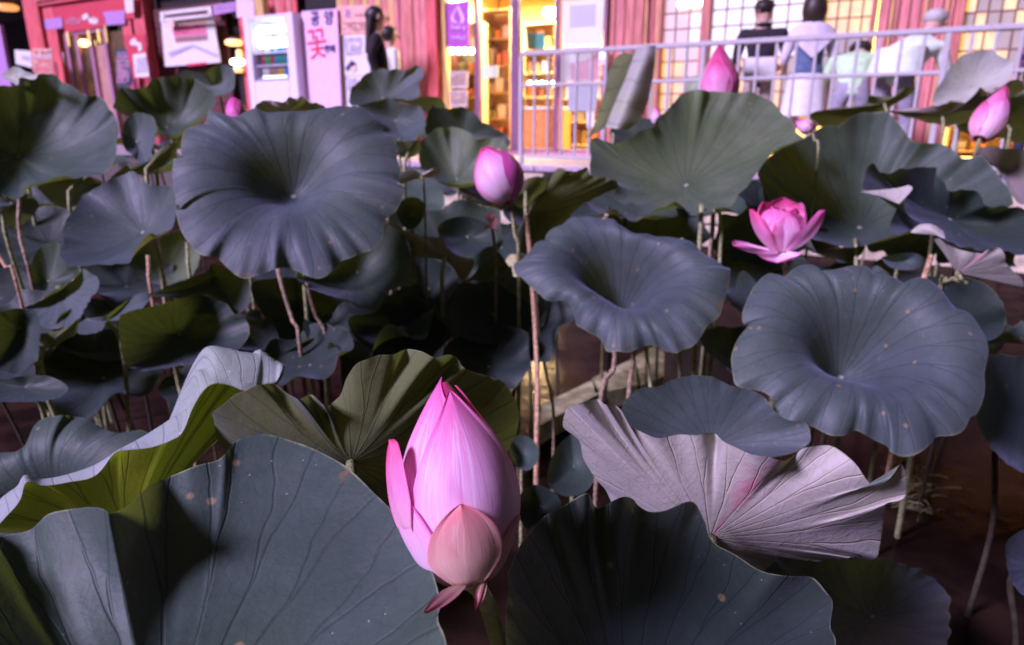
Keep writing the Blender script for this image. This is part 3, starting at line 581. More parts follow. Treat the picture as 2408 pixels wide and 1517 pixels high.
# gridded window and right window: panes between muntins glow in place of the lit room behind
M_PW = glow('lit_paper_white', (.90, .80, 1.0), .90, .14, 3); M_PPK = glow('lit_paper_pink', (.95, .55, .66), .62, .25, 4); M_PO = glow('lit_paper_orange', (1.0, .48, .10), .9, .35, 5); M_PY = glow('lit_paper_yellow', (1.0, .56, .12), 1.0, .35, 7); M_PYD = glow('lit_paper_dim', (.48, .30, .14), .45, .4, 9); M_PG = glow('paper_grey', (.30, .20, .18), .6, .4, 9)
M_MUN = plain('muntin_wood', (.20, .10, .09), .6, .3, bump=0)
def gridwin(xs, zrows, colour, v=.02):
    us = [FU(x, 60)[0] for x in xs]
    for i in range(len(us) - 1):
        for j in range(len(zrows) - 1):
            wb('pane', colour(i, j), (us[i] + .007, v, zrows[j] + .007), (us[i+1] - .007, v + .01, zrows[j+1] - .007), 0)
    for u in us: wb('muntin', M_MUN, (u - .0085, v - .012, zrows[0]), (u + .0085, v + .022, zrows[-1]), .002)
    for z in zrows: wb('muntin', M_MUN, (us[0], v - .009, z - .008), (us[-1], v + .019, z + .008), .002)
zr = [FU(1600, y)[1] for y in (296, 258, 220, 182, 144, 106, 68, 30, -8, -46)]
gridwin([1558, 1588, 1620, 1652], zr, lambda i, j: [M_PO, M_PO, M_PPK][i] if j < 4 else ([M_PO, M_PPK, M_PPK][i] if j == 4 else ([M_PPK, M_PPK, M_PW][i] if j < 7 else M_PPK)))
gridwin([1672, 1706, 1742, 1777, 1813, 1850, 1887, 1922], zr, lambda i, j: (M_PYD if i % 2 else M_PO) if j < 4 else M_PW)
gridwin([1935, 1966, 1994, 2024, 2050], zr, lambda i, j: M_PY if j >= 5 else (M_PG if j > 2 else M_PYD))
gridwin([2262, 2290, 2318, 2350, 2384, 2420, 2456], [z*.98 for z in zr], lambda i, j: M_PY if (i < 2 and (j > 6 or j == 3 or j == 4)) else (M_PYD if (i + j) % 3 else M_PY))
for x0, x1 in ((1650, 1672), (1922, 1935), (1552, 1559), (2046, 2058), (2252, 2263)): wb('window_post', M_BROWN, (FU(x0, 60)[0], -.06, 0), (FU(x1, 60)[0], .05, 2.75))
gp = thing('wall_lamp', 'glowing bar in place of a tube reflected high in the gridded window', 'lamp', fs((FU(1620, 15, -.02)[0], -.02, 1.75))); a, z1 = FU(1594, 3, -.03); b_, z0 = FU(1655, 13, -.03); wb('tube', M_WHITEB, (a, -.05, z0), (b_, -.02, z1), .012, gp)  # glowing bar added to imitate a lamp's reflection in the glass
gp = thing('globe_lamp', 'pair of white globe lamps inside the third pane', 'lamp', fs((FU(1300, 28, .4)[0], .4, 1.9)))
for x in (1276, 1290, 1326): a, z1 = FU(x, 18, .4); b_, z0 = FU(x + 22, 40, .4); wb('globe', M_WHITEB, (a, .36, z0), (b_, .45, z1), .04, gp)

# ------------------------------------------------------------------ railing
ff = fw(K_FENCE); M_RAIL = plain('white_rail_paint', (.46, .43, .44), .4, .45, var=.06, scale=30, bump=.05)
fence = thing('railing', 'white steel railing between pond and shop', 'railing', ff((0, 0, .035)))
def fb(name, a, b_, bev=.006): return MB().box(ff, a, b_, bev).make(name, M_RAIL, fence)
ru0 = FU(1226, 165, 0, K_FENCE)[0]; ru1 = FU(2600, 60, 0, K_FENCE)[0]
fb('top_rail', (ru0, -.022, 1.04), (ru1, .022, 1.08)); fb('middle_rail', (ru0, -.014, .76), (ru1, .014, .79)); fb('bottom_rail', (ru0, -.014, .10), (ru1, .014, .13))
n = int((ru1 - ru0)/.142)
b0 = None
for i in range(n + 1):
    u = ru0 + (ru1-ru0)*i/n
    if i % 12 == 0: fb('post', (u - .021, -.021, .035), (u + .021, .021, 1.04)); continue
    if b0 is None: b0 = fb('baluster', (u - .011, -.011, .13), (u + .011, .011, 1.04), .003); ub = u
    else: share(b0, fence, EU*(u - ub))

# ------------------------------------------------------------------ people
M_SKIN = plain('skin', (.52, .30, .24), .55, .35, var=.06, scale=8, bump=0); M_HAIR = plain('dark_hair', (.022, .016, .014), .5, .4, var=.3, scale=60, bump=.6, stretch=(1, 1, .15)); M_HAIRB = plain('brown_hair', (.030, .018, .012), .5, .4, var=.3, scale=60, bump=.6, stretch=(1, 1, .15))
M_WHAIR = plain('white_hair', (.42, .40, .38), .6, .3, var=.15, scale=60, bump=.5); M_BLACKC = plain('black_cloth', (.028, .022, .028), .85, .15, var=.25, scale=25); M_NAVY = plain('navy_cloth', (.03, .035, .06), .85, .15, var=.25, scale=25); M_DENIM = plain('denim', (.10, .14, .24), .85, .15, var=.25, scale=40)
M_MINT = plain('mint_shirt', (.46, .66, .40), .85, .15, var=.12, scale=14, bump=.5); M_WSHIRT = plain('white_shirt', (.62, .72, .60), .85, .15, var=.1, scale=14, bump=.5); M_GREYC = plain('grey_trousers', (.30, .28, .34), .85, .15, var=.15, scale=25); M_LAVC = plain('lavender_shawl', (.56, .50, .58), .85, .15, var=.08, scale=14, bump=.4); M_TAN = plain('tan_trousers', (.34, .27, .24), .85, .15)
M_PLUM = plain('plum_print_cloth', (.12, .06, .11), .85, .15, var=.9, scale=14); M_GREENC = plain('sage_shirt', (.24, .30, .20), .85, .15, var=.15)
def at_px(x, K): 
    r = ray(x, 292); s_ = K / np.dot(r*np.array([1, 1, 0]), EN); return np.array([r[0]*s_, r[1]*s_, 0.0])
BASE = dict(pel=(0,0,.93), wai=(0,.01,1.08), che=(0,.0,1.27), nec=(0,.0,1.42), hb=(0,.015,1.50), hd=(0,.03,1.575), ht=(0,.02,1.655),
  sL=(-.17,0,1.37), eL=(-.23,-.02,1.11), wL=(-.24,.06,.88), hL=(-.24,.09,.80), sR=(.17,0,1.37), eR=(.23,-.02,1.11), wR=(.24,.06,.88), hR=(.24,.09,.80),
  pL=(-.09,0,.86), kL=(-.10,.02,.48), aL=(-.10,-.02,.09), tL=(-.10,.13,.035), pR=(.09,0,.86), kR=(.10,.02,.48), aR=(.10,-.02,.09), tR=(.10,.13,.035))
RAD = dict(pel=.15, wai=.135, che=.15, nec=.058, hb=.068, hd=.098, ht=.062, sL=.085, eL=.048, wL=.032, hL=.036, pL=.095, kL=.062, aL=.042, tL=.035)
EDG = [('pel','wai'),('wai','che'),('che','nec'),('nec','hb'),('hb','hd'),('hd','ht')] + [e for q in 'LR' for e in (('che','s'+q),('s'+q,'e'+q),('e'+q,'w'+q),('w'+q,'h'+q),('pel','p'+q),('p'+q,'k'+q),('k'+q,'a'+q),('a'+q,'t'+q))]
def person(label, pos, head_deg, height, pose, cloth, fat=1.0):
    """one continuous skinned body; each face takes the cloth of the bone nearest to it"""
    J = dict(BASE); J.update(pose); sc = height/1.70; ca, sa = math.cos(math.radians(head_deg)), math.sin(math.radians(head_deg))
    names = list(J); pts = []; E = [(names.index(a), names.index(b)) for a, b in EDG]; rad = []
    for k in names:
        key = k if k in RAD else k[:-1] + 'L'; f = fat if k in ('pel','wai','che') else 1.0; rad.append(RAD[key]*f)
    co = [np.array(J[k]) for k in names]
    for q in 'LR':                                     # five fingers on each hand
        h, w = np.array(J['h'+q]), np.array(J['w'+q]); dv = nrm(h - w); sd_ = nrm(np.cross(dv, (0, 1, .3))) if abs(dv[1]) < .9 else np.array([1.0, 0, 0]); nrm_ = np.cross(dv, sd_)
        for k, (o, ln) in enumerate(((-.028,.060), (-.010,.075), (.010,.070), (.028,.055), (-.045,.030))):
            i0 = len(co); b_ = h + sd_*o + dv*(.015 if k < 4 else -.02); co.append(b_); rad.append(.012); co.append(b_ + dv*ln*.55 + sd_*o*.15 + nrm_*.006); rad.append(.0095); co.append(b_ + dv*ln + nrm_*.022 + sd_*o*.2); rad.append(.008)
            E += [(names.index('h'+q), i0), (i0, i0+1), (i0+1, i0+2)]
    me = bpy.data.meshes.new('person_rig'); me.from_pydata([tuple(c) for c in co], E, []); o = bpy.data.objects.new('person_rig', me); COL.objects.link(o)
    m = o.modifiers.new('skin', 'SKIN'); m.use_smooth_shade = True; m.branch_smoothing = .6
    for i, d in enumerate(me.skin_vertices[0].data): d.radius = (rad[i], rad[i]); d.use_root = (i == 0)
    sb = o.modifiers.new('sub', 'SUBSURF'); sb.levels = 2; sb.render_levels = 2
    dg = bpy.context.evaluated_depsgraph_get(); dg.update(); ev = bpy.data.meshes.new_from_object(o.evaluated_get(dg)); V = np.array([v.co[:] for v in ev.vertices]); Fc = [list(p.vertices) for p in ev.polygons]
    bpy.data.objects.remove(o); bpy.data.meshes.remove(me); bpy.data.meshes.remove(ev)
    zone = {}
    for a, b_ in EDG:
        k = 'skin'
        if (a, b_) in (('pel','wai'),('wai','che'),('che','nec')) or (a == 'che'): k = 'top'
        elif a[0] == 's' and len(a) == 2: k = 'sleeve'
        elif a[0] == 'e': k = 'fore'
        elif a == 'pel' or a[0] == 'p' and len(a) == 2: k = 'leg'
        elif a[0] == 'k': k = 'shin'
        elif a[0] == 'a': k = 'shoe'
        zone[(a, b_)] = k
    segs = [(np.array(J[a]), np.array(J[b_]), zone[(a, b_)], RAD[b_ if b_ in RAD else b_[:-1]+'L']) for a, b_ in EDG]
    order = ['skin','top','sleeve','fore','leg','shin','shoe']; mats = [cloth.get(k, M_SKIN) for k in order]
    fc = np.array([V[f].mean(0) for f in Fc]); best = np.full(len(fc), 1e9); mi = np.zeros(len(fc), int)
    for a, b_, z, r in segs:
        ab = b_ - a; tt = np.clip(((fc - a) @ ab)/(ab @ ab + 1e-9), 0, 1); d = np.linalg.norm(fc - (a + tt[:, None]*ab), axis=1) - r*.6; w = d < best; best[w] = d[w]; mi[w] = order.index(z)
    R_ = np.array([[ca, -sa, 0], [sa, ca, 0], [0, 0, 1]]); tw = lambda p: (np.asarray(p, float)*sc) @ R_.T + pos
    t = thing('person', label, 'person', pos); part('body', tw(V), Fc, mats, t, True, None, mi)
    return t, J, tw
def ell(name, mat, parent, tw, c, r, tiltx=0.0, nseg=18, nring=12, cut=None, rough=.0, seed=1):
    V = []; g = np.random.default_rng(seed); ct, st = math.cos(tiltx), math.sin(tiltx)
    for j in range(nring + 1):
        ph = math.pi*j/nring
        for i in range(nseg):
            th = 2*math.pi*i/nseg; k = 1 + rough*g.normal()
            p = np.array([r[0]*k*math.sin(ph)*math.cos(th), r[1]*k*math.sin(ph)*math.sin(th), r[2]*k*math.cos(ph)])
            if cut: p = cut(p)
            p = np.array([p[0], p[1]*ct - p[2]*st, p[1]*st + p[2]*ct]); V.append(tw(p + np.array(c)))
    return part(name, V, grid_faces(nseg, nring + 1), mat, parent)
def face(t, J, tw, fwd=(0, 1, 0), skin=None):
    h = np.array(J['hd']); f = nrm(fwd); s_ = nrm(np.cross(f, (0, 0, 1))); u = np.cross(s_, f)
    ell('nose', M_SKIN, t, tw, h + f*.098 - u*.012, (.014, .02, .026), 0, 8, 6)
    for k in (-1, 1): ell('ear', M_SKIN, t, tw, h + s_*.096*k - f*.005, (.012, .022, .034), 0, 8, 6); ell('eye', M_HAIR, t, tw, h + f*.088 + s_*.034*k + u*.012, (.012, .008, .006), 0, 8, 6)
    ell('mouth', M_REDINK, t, tw, h + f*.090 - u*.05, (.02, .006, .006), 0, 8, 6)
yaw_away = -30.0        # facing the shop
# man in dark polo, back turned
t, J, tw = person('man in a dark polo shirt seen from behind, face turned left', at_px(1775, 7.95), -20, 1.66, dict(hd=(-.015,.03,1.585), sL=(-.20,0,1.37), sR=(.20,0,1.37), eL=(-.255,.02,1.10), eR=(.25,.04,1.10), wL=(-.24,.22,1.02), wR=(.22,.24,1.02), hL=(-.20,.29,1.02), hR=(.18,.31,1.02)), dict(top=M_BLACKC, sleeve=M_BLACKC, fore=M_SKIN, leg=M_TAN, shin=M_TAN, shoe=M_BLACKC), 1.12)
face(t, J, tw, (-.85, .5, 0)); ell('hair', M_HAIR, t, tw, (-.010, .012, 1.615), (.101, .106, .080), .3, rough=.05); ell('collar', M_BLACKC, t, tw, (0, .0, 1.43), (.085, .08, .035))
bag = part('waist_bag', *(lambda mb: (mb.v, mb.f))(MB().box(lambda p: tw(p), (-.17, -.235, .86), (.17, -.175, 1.10), .02)), M_WHITE); tag(bag, 'white cloth bag worn at the back of the man in the dark polo', 'bag')
# woman in white shawl and denim
t, J, tw = person('woman with bobbed dark hair in a lavender-white shawl over denim, seen from behind', at_px(1886, 7.75), -15, 1.60, dict(eL=(-.25,-.02,1.10), wL=(-.22,.14,.95), hL=(-.20,.21,.95)), dict(top=M_DENIM, sleeve=M_LAVC, fore=M_SKIN, leg=M_WHITE, shin=M_SKIN, shoe=M_WHITE), 1.08)
face(t, J, tw); ell('hair', M_HAIRB, t, tw, (0, -.01, 1.57), (.122, .122, .168), 0, rough=.015, cut=lambda p: np.array([p[0]*(1.02 if p[2] < 0 else 1), p[1], max(p[2], -.155)]))
V = []; 
for j in range(9):
    q = j/8
    for i in range(21):
        a = math.pi*(1.0 + i/20) ; x = .225*math.cos(a)*(.45 + .6*q**.6); y = .165*math.sin(a)*(.5 + .55*q**.6) - .005; z = 1.455 - q*(.10 + .26*(1 - abs(math.cos(a)))**.8)
        V.append(tw((x, y, z)))
part('shawl', V, grid_faces(21, 9, False), M_LAVC, t); V = []
for j in range(8):
    for i in range(24): a = 2*math.pi*i/24; q = j/7; k = 1 + .05*math.cos(7*a)*q; V.append(tw((.19*(1 + .28*q)*k*math.cos(a), .165*(1 + .25*q)*k*math.sin(a), .95 - .42*q)))
part('skirt', V, grid_faces(24, 8), M_WHITE, t)
# person bending in mint shirt
t, J, tw = person('person in a mint green shirt bending over, back turned, beside the woman in the shawl', at_px(1993, 7.6), -25, 1.66, dict(pel=(0,-.06,.80), wai=(0,.02,.95), che=(.02,.18,1.06), nec=(.03,.32,1.09), hb=(.03,.38,1.11), hd=(.03,.45,1.12), ht=(.03,.53,1.10), sL=(-.20,.20,1.04), eL=(-.28,.22,.80), wL=(-.24,.36,.66), hL=(-.22,.42,.62), sR=(.22,.20,1.04), eR=(.30,.22,.80), wR=(.26,.36,.66), hR=(.24,.42,.62), pL=(-.1,-.06,.74), pR=(.1,-.06,.74), kL=(-.12,.06,.42), kR=(.12,.06,.42)), dict(top=M_MINT, sleeve=M_MINT, fore=M_SKIN, leg=M_GREYC, shin=M_NAVY, shoe=M_BLACKC), 1.22)
face(t, J, tw, (0, .8, -.6)); ell('hair', M_HAIR, t, tw, (.03, .44, 1.16), (.108, .12, .08), -.3, rough=.03)
# bent elderly man in white shirt
t, J, tw = person('elderly man in a pale shirt bent low to the right, white-haired, back turned', at_px(2102, 7.4), -50, 1.70, dict(pel=(0,-.14,.84), wai=(0,-.02,.99), che=(.02,.20,1.14), nec=(.03,.37,1.20), hb=(.035,.42,1.25), hd=(.04,.48,1.31), ht=(.04,.55,1.35), sL=(-.19,.22,1.07), eL=(-.25,.27,.82), wL=(-.22,.36,.62), hL=(-.21,.40,.55), sR=(.21,.22,1.07), eR=(.27,.30,.82), wR=(.24,.40,.62), hR=(.23,.44,.55), pL=(-.1,-.13,.78), pR=(.1,-.13,.78), kL=(-.11,-.02,.44), kR=(.11,-.02,.44)), dict(top=M_WSHIRT, sleeve=M_WSHIRT, fore=M_SKIN, leg=M_GREYC, shin=M_GREYC, shoe=M_BLACKC), 1.2)
face(t, J, tw, (0, .85, -.5)); ell('hair', M_WHAIR, t, tw, (.04, .475, 1.345), (.104, .118, .080), -.25, rough=.03)
V = []
for j in range(8):
    for i in range(24): a = 2*math.pi*i/24; q = j/7; V.append(tw((.205*(1 + .10*q)*math.cos(a), -.06 - .10*q + .20*(1 + .06*q)*math.sin(a), 1.06 - .20*q + .05*q*math.sin(a))))
part('shirt_tail', V, grid_faces(24, 8), M_WSHIRT, t)
# person in sage behind the deep pink bud
t, J, tw = person('person in a sage green shirt stooping behind the deep pink bud', at_px(1640, 7.9), -40, 1.6, dict(pel=(0,-.06,.74), wai=(0,.02,.88), che=(.02,.18,.97), nec=(.03,.32,.99), hb=(.03,.38,1.0), hd=(.03,.45,1.0), ht=(.03,.53,.97), sL=(-.20,.20,.95), eL=(-.28,.22,.74), wL=(-.24,.36,.62), hL=(-.22,.42,.58), sR=(.22,.20,.95), eR=(.30,.22,.74), wR=(.26,.36,.62), hR=(.24,.42,.58), pL=(-.1,-.06,.68), pR=(.1,-.06,.68), kL=(-.12,.08,.40), kR=(.12,.08,.40)), dict(top=M_GREENC, sleeve=M_GREENC, fore=M_SKIN, leg=M_NAVY, shin=M_NAVY, shoe=M_BLACKC), 1.15)
face(t, J, tw, (0, .8, -.6)); ell('hair', M_HAIR, t, tw, (.03, .44, 1.04), (.105, .12, .08), -.3, rough=.03)
# person at the right edge
t, J, tw = person('person in plum printed clothes cut by the right edge of the frame', at_px(2425, 7.4), 20, 1.55, {}, dict(top=M_PLUM, sleeve=M_PLUM, fore=M_PLUM, leg=M_PLUM, shin=M_NAVY, shoe=M_BLACKC), 1.2)
face(t, J, tw); ell('hair', M_HAIR, t, tw, (0, .0, 1.60), (.112, .118, .11), 0, rough=.03)
# woman with long dark hair, walking right
t, J, tw = person('woman with long dark hair and a black top walking right past the posters', at_px(898, 6.55), -84, 1.70, dict(eL=(-.22,-.10,1.12), wL=(-.22,-.02,.90), hL=(-.22,.03,.83), eR=(.21,-.08,1.12), wR=(.21,.04,.90), hR=(.21,.09,.84), kL=(-.1,.16,.50), aL=(-.1,.16,.10), tL=(-.1,.32,.05), aR=(.1,-.16,.12), tR=(.1,-.02,.05)), dict(top=M_BLACKC, sleeve=M_BLACKC, fore=M_BLACKC, leg=M_NAVY, shin=M_NAVY, shoe=M_BLACKC))
face(t, J, tw); ell('hair', M_HAIR, t, tw, (0, -.02, 1.595), (.112, .112, .105), 0, rough=.02)
V = []
for j in range(9):
    q = j/8
    for i in range(20): a = 2*math.pi*i/20; k = 1 + .06*math.cos(5*a + 3*q); V.append(tw((.100*(1 - .35*q*q)*k*math.cos(a), -.050 - .055*q + .066*(1 - .35*q)*k*math.sin(a), 1.60 - .40*q)))
part('hair', V, grid_faces(20, 9), M_HAIR, t)
t, J, tw = person('person in a white top half hidden behind the black-clothed woman', at_px(925, 7.3), -60, 1.60, {}, dict(top=M_WHITE, sleeve=M_WHITE, fore=M_SKIN, leg=M_GREYC, shin=M_GREYC, shoe=M_BLACKC)); face(t, J, tw); ell('hair', M_HAIR, t, tw, (0, -.01, 1.60), (.110, .112, .10), 0, rough=.02)
# ------------------------------------------------------------------ lotus leaves
GL = dict(top_a=(.034, .058, .044), top_b=(.058, .090, .075), und_a=(.20, .24, .12), und_b=(.27, .30, .17))
M_LEAF = leaf_mat('lotus_leaf_waxy', **GL)
M_BLUE = leaf_mat('lotus_leaf_bluish', (.052, .072, .074), (.088, .110, .124), (.22, .24, .16), (.30, .30, .22))
M_GREEN = leaf_mat('lotus_leaf_green', (.080, .112, .060), (.125, .155, .092), (.16, .22, .05), (.22, .28, .08), tmix=.30)
M_DARK = leaf_mat('lotus_leaf_shade_tone', (.018, .031, .027), (.031, .049, .043), (.13, .17, .07), (.17, .20, .09), tmix=.15)  # leaf colour darkened to carry the shade on crowded lower leaves
M_OLIVE = leaf_mat('lotus_leaf_olive', (.06, .09, .045), (.085, .115, .06), (.10, .12, .045), (.14, .16, .06), tmix=.28, und_t=(.18, .22, .04), spots=.5)
M_PALE = leaf_mat('lotus_leaf_pale_back', (.10, .14, .12), (.14, .18, .15), (.37, .35, .29), (.46, .43, .38), tmix=.14, nv=21, pink=.75, under_bump=.45)
M_FADED = leaf_mat('lotus_leaf_faded', (.28, .24, .20), (.34, .29, .26), (.42, .33, .30), (.50, .40, .38), tmix=.2, spots=.5)
M_GREY = leaf_mat('lotus_leaf_greyish', (.40, .40, .36), (.48, .47, .44), (.36, .36, .32), (.44, .43, .40), tmix=.2)
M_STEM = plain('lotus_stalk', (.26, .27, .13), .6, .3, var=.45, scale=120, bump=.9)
M_STEM_K = plain('lotus_stalk_shade_tone', (.05, .042, .028), .7, .2, var=.3, scale=60)  # stalk colour darkened to stand for the shade below the leaves
M_STEM_P = plain('lotus_stalk_pink', (.42, .26, .15), .6, .3, var=.4, scale=120, bump=.9)
M_STEM_D = plain('lotus_stalk_brown', (.25, .18, .12), .6, .3, var=.45, scale=120, bump=.9)

def tilt(sx, t): return nrm((sx, -math.sin(math.radians(t)), math.cos(math.radians(t))))
G_T, G_R = zip((0,0),(.06,.05),(.15,.19),(.35,.70),(.52,.98),(.68,1.10),(.82,1.11),(.93,1.06),(1,1))
_gs = spline(list(zip(G_T, G_R)), 200)
def hollow(r): return float(np.interp(r, np.maximum.accumulate(_gs[:, 0]), _gs[:, 1]))
def blade(C, R, off, n, bowl, p=1.8, nr=24, seed=0, crease=.018, vein=0.0, nv=21, q=3.0, ripple=.0045, name='blade', mat=None, parent=None):
    nth = len(R); g = np.random.default_rng(seed + 11)
    size = np.linalg.norm(R - C, axis=1).mean()
    th = np.arange(nth) / nth * 2*math.pi
    fo = sum(g.normal() / k**.5 * np.cos(k*th + g.uniform(0, 6.28)) for k in range(3, 10))
    fi = sum(g.normal() / k**.7 * np.cos(k*th + g.uniform(0, 6.28)) for k in range(2, 7))
    rs = np.linspace(0, 1, nr) ** .9
    ft = np.fft.rfft(R, axis=0); ft[4:] = 0; Rs = np.fft.irfft(ft, nth, axis=0) if nth >= 120 else R   # the hollow is rounder than the rim
    rip = sum(g.normal() * np.cos(k*th + g.uniform(0, 6.28)) / (k/14)**.5 for k in (13, 17, 22, 28, 35)) * size * ripple
    V = []; UV = []
    fr = (th / (2*math.pi) * nv) % 1.0
    for r in rs:
        split = max(0, (r - .5)) * .5
        d = np.abs(np.abs(fr - .5) - split) * max(r, .05)
        vein_ = vein*.2; vv = -vein_ * size * np.exp(-(d / .035) ** 2) * min(1, r*6)
        puff = vein_ * .9 * size * np.sqrt(np.clip(d / .25, 0, 1)) * r
        h = bowl * ((hollow(r) if p > 9 else r**p) - r) + off * r**(q if q < 2.5 else 4.2) + rip * r**7 + size * crease * .6 * fo * r**1.4 * (1 - r**8) + size * crease * .9 * fi * r * (1 - r**4) + (vv + puff) * (1 - r**10)
        w_ = r ** 2.6; V.append(C + ((Rs - C) * (1 - w_) + (R - C) * w_) * r + np.outer(h, n)); UV.append(np.stack([th / (2*math.pi), np.full(nth, max(r, .001))], 1))
    V = np.concatenate(V); UV = np.concatenate(UV)
    F = orient(V, grid_faces(nth, nr), n)
    # UV seam: last column back to u = 0 wraps over one narrow strip only
    return part(name, V, F, mat, parent, True, UV)
def stalk_pts(C, n, foot, k=.07):
    return [C - n*0.0005, C - n*k, C*.45 + np.array(foot)*.55 + np.array([0, 0, .03]), np.array(foot)]
def lotus_leaf(label, c, center, depth, n, rim, bowl=.05, mat=None, anchor=None, wave=.03, nth=150, nr=22, crease=.018, vein=.004, p=1.8,
               stem=None, sd=None, foot=None, seed=None, q=3.0, group='lotus leaves over the pond', smat=None, sr=.0055, name='lotus_leaf'):
    if n[1] < 0 and depth > .9: bowl *= 1.6; p = max(p, 1.9)
    mat = mat or M_LEAF; seed = seed if seed is not None else len(bpy.data.objects)
    pts = [(*px(c, *r[:2]), r[2] if len(r) > 2 else 0.0) for r in rim]
    sp = spline(pts, nth, True)
    a = px(c, *(anchor or center)); A = P(*a, depth)
    g = np.random.default_rng(seed)
    th = np.arange(nth)/nth*2*math.pi
    wv = sum(g.normal()/(1 + .15*k) * np.cos(k*th + g.uniform(0, 6.28)) for k in range(3, 9)) * .45
    size = np.ptp(sp[:, 0]) / 2 / VF * depth
    off = sp[:, 2] + wv * wave * size
    R = np.array([on_plane(x, y, A + n*o, n) for x, y, o in zip(sp[:, 0], sp[:, 1], off)]) - np.outer(off, n)
    C = on_plane(*px(c, *center), A - n*bowl, n)
    if stem is not None:
        d0, d1 = sd; pp = [C - n*.001, C - n*.04] + [P(*px('d', x, y), d0 + (d1-d0)*i/max(1, len(stem)-1)) for i, (x, y) in enumerate(stem)]
        e = pp[-1]; pp.append(np.array([e[0], e[1], WATER_Z - .05]) if e[2] > WATER_Z else e)
    else:
        f = foot if foot is not None else (C[0] - n[0]*.08 + g.uniform(-.04, .04), C[1] + g.uniform(-.02, .06) - n[1]*.10, WATER_Z - .05)
        pp = stalk_pts(C, n, f)
    t = thing(name, label, 'lotus leaf', (pp[-1][0], pp[-1][1], WATER_Z), group)
    blade(C, R, off, n, bowl, p, nr, seed, crease, vein, q=q, mat=mat, parent=t)
    V, F = tube(pp, [sr, sr*.95, sr*1.15], 8, 22); part('stem', V, F, smat or M_STEM, t)
    return t
def patch(name, rows, mat, parent, up, nu=40, nv=24, v0=0.0, v1=1.0, ripple=0.0, u0=0.0, u1=1.0):
    """open sheet through rows of (x, y, depth) sightings; 'up' tells which side is the leaf's upper face"""
    R = [spline([P(*px(c, x, y), d) for (c, x, y, d) in row], nu) for row in rows]
    G = np.stack([spline([r[i] for r in R], nv) for i in range(nu)], 1)         # nv x nu
    V = G.reshape(-1, 3); uu, vv = np.meshgrid(np.linspace(u0, u1, nu), np.linspace(v0, v1, nv))
    F = grid_faces(nu, nv, False); F = orient(V, F, np.asarray(up, float))
    return part(name, V, F, mat, parent, True, np.stack([uu.ravel(), vv.ravel()], 1))

# ---- foreground leaves
lotus_leaf('biggest dark green leaf filling the bottom left, with a notch in its rim', 'A', (760, 2060), .60, tilt(.06, 4),
  [(-100,1005,-.01),(0,975,-.022),(130,950,-.020),(180,915,-.012),(230,870,-.004),(330,845,.004),(430,838,.012),(495,853,.020),(515,872,.022),(545,860,.018),(600,830,.008),(700,745,-.004),(800,690,-.008),(900,660,-.006),(1020,615,-.004),(1062,578),(1095,540),(1150,508),
   (1250,497),(1350,515),(1480,560),(1600,620),(1680,690),(1790,790),(1880,890),(1960,1000),(2030,1120),(2065,1210),(2080,1290),(2070,1380),(2110,1490),
   (2120,1700),(2000,2100),(1750,2500),(1300,2800),(700,2850),(150,2600),(-250,2200),(-420,1800),(-420,1400),(-280,1120)],
  bowl=.062, mat=M_LEAF, anchor=(1250, 497), wave=.006, nth=420, nr=64, crease=.005, vein=.0060, p=2.0, q=1.7, seed=5, sr=.007)
lotus_leaf('dark teal leaf with two lit humps on its rim, right of the large bud', 'E', (600, 1700), .63, tilt(.42, 6),
  [(-12,1100),(-12,1000),(2,975),(60,850),(150,745,-.006),(200,712),(290,662),(365,623,.012),(385,650,-.002),(410,690,-.010),(440,682),(520,645,.010),(570,655),(600,690,-.008),(650,712,-.006),(720,700),(820,668,.006),(870,680),(910,760),(950,840),
   (1080,930),(1180,990),(1270,1010,.004),(1400,1015),(1450,1040),(1490,1090),(1508,1140),(1500,1250),(1530,1340),(1500,1650),(1350,1950),(1000,2200),(600,2250),(200,2050),(0,1700),(-15,1400)],
  bowl=.05, mat=M_DARK, anchor=(370, 625), wave=.02, nth=320, nr=50, crease=.022, vein=.005, p=1.9, seed=12, sr=.007)
lotus_leaf('olive leaf back with brown folds behind the large bud', 'A', (1660, 625), .86, nrm((-.12, .80, .62)),
  [(1010,425),(1000,400),(1050,350),(1150,290),(1230,262),(1290,255,.01),(1350,290),(1410,335,-.03),(1440,318),(1475,306,.01),(1530,350,-.03),(1560,358),(1605,310),(1640,230),(1680,165),(1750,130),(1860,115),(1925,92,.012),(1985,102),
   (2060,125,-.02),(2150,130,.012),(2195,180,-.02),(2290,215),(2370,240),(2420,310),(2450,380),(2445,480),(2420,530),(2330,700),(2150,850),(1850,900),(1500,880),(1200,800),(1060,640),(1055,570),(1020,500)],
  bowl=.045, mat=M_OLIVE, wave=.02, nth=300, nr=44, crease=.022, vein=.005, seed=23, sr=.006)
lotus_leaf('pale lavender leaf back with raised veins and a pink blush', 'E', (940, 828), .80, nrm((.20, .88, .40)),
  [(265,232),(280,226,.004),(330,200,-.012),(410,187,.010),(445,207,-.006),(490,210,.008),(525,245),(545,290),(600,330),(670,365,-.010),(760,353),(900,348,.006),(965,350,.022),(1000,378),(1100,430,-.012),(1200,457,-.022),(1275,468,-.018),(1330,448),
   (1390,410,.008),(1450,398,.016),(1540,420,.014),(1620,490),(1700,592,-.008),(1750,580,-.010),(1800,530,-.004),(1836,492,.006),(1857,560,.008),(1850,650),(1760,675,-.018),(1745,780),(1730,890),(1712,925),(1660,940,.010),(1590,925,-.006),
   (1520,940,.008),(1430,940),(1350,910,-.008),(1300,905),(1250,930,.006),(1180,995),(1060,960),(900,950),(760,900),(620,800),(500,700),(440,600),(350,480),(325,380),(252,312)],
  bowl=.030, mat=M_PALE, wave=.0, nth=460, nr=60, crease=.004, vein=-.0035, p=1.6, seed=31, sr=.006, foot=(.22, .80, -.65))
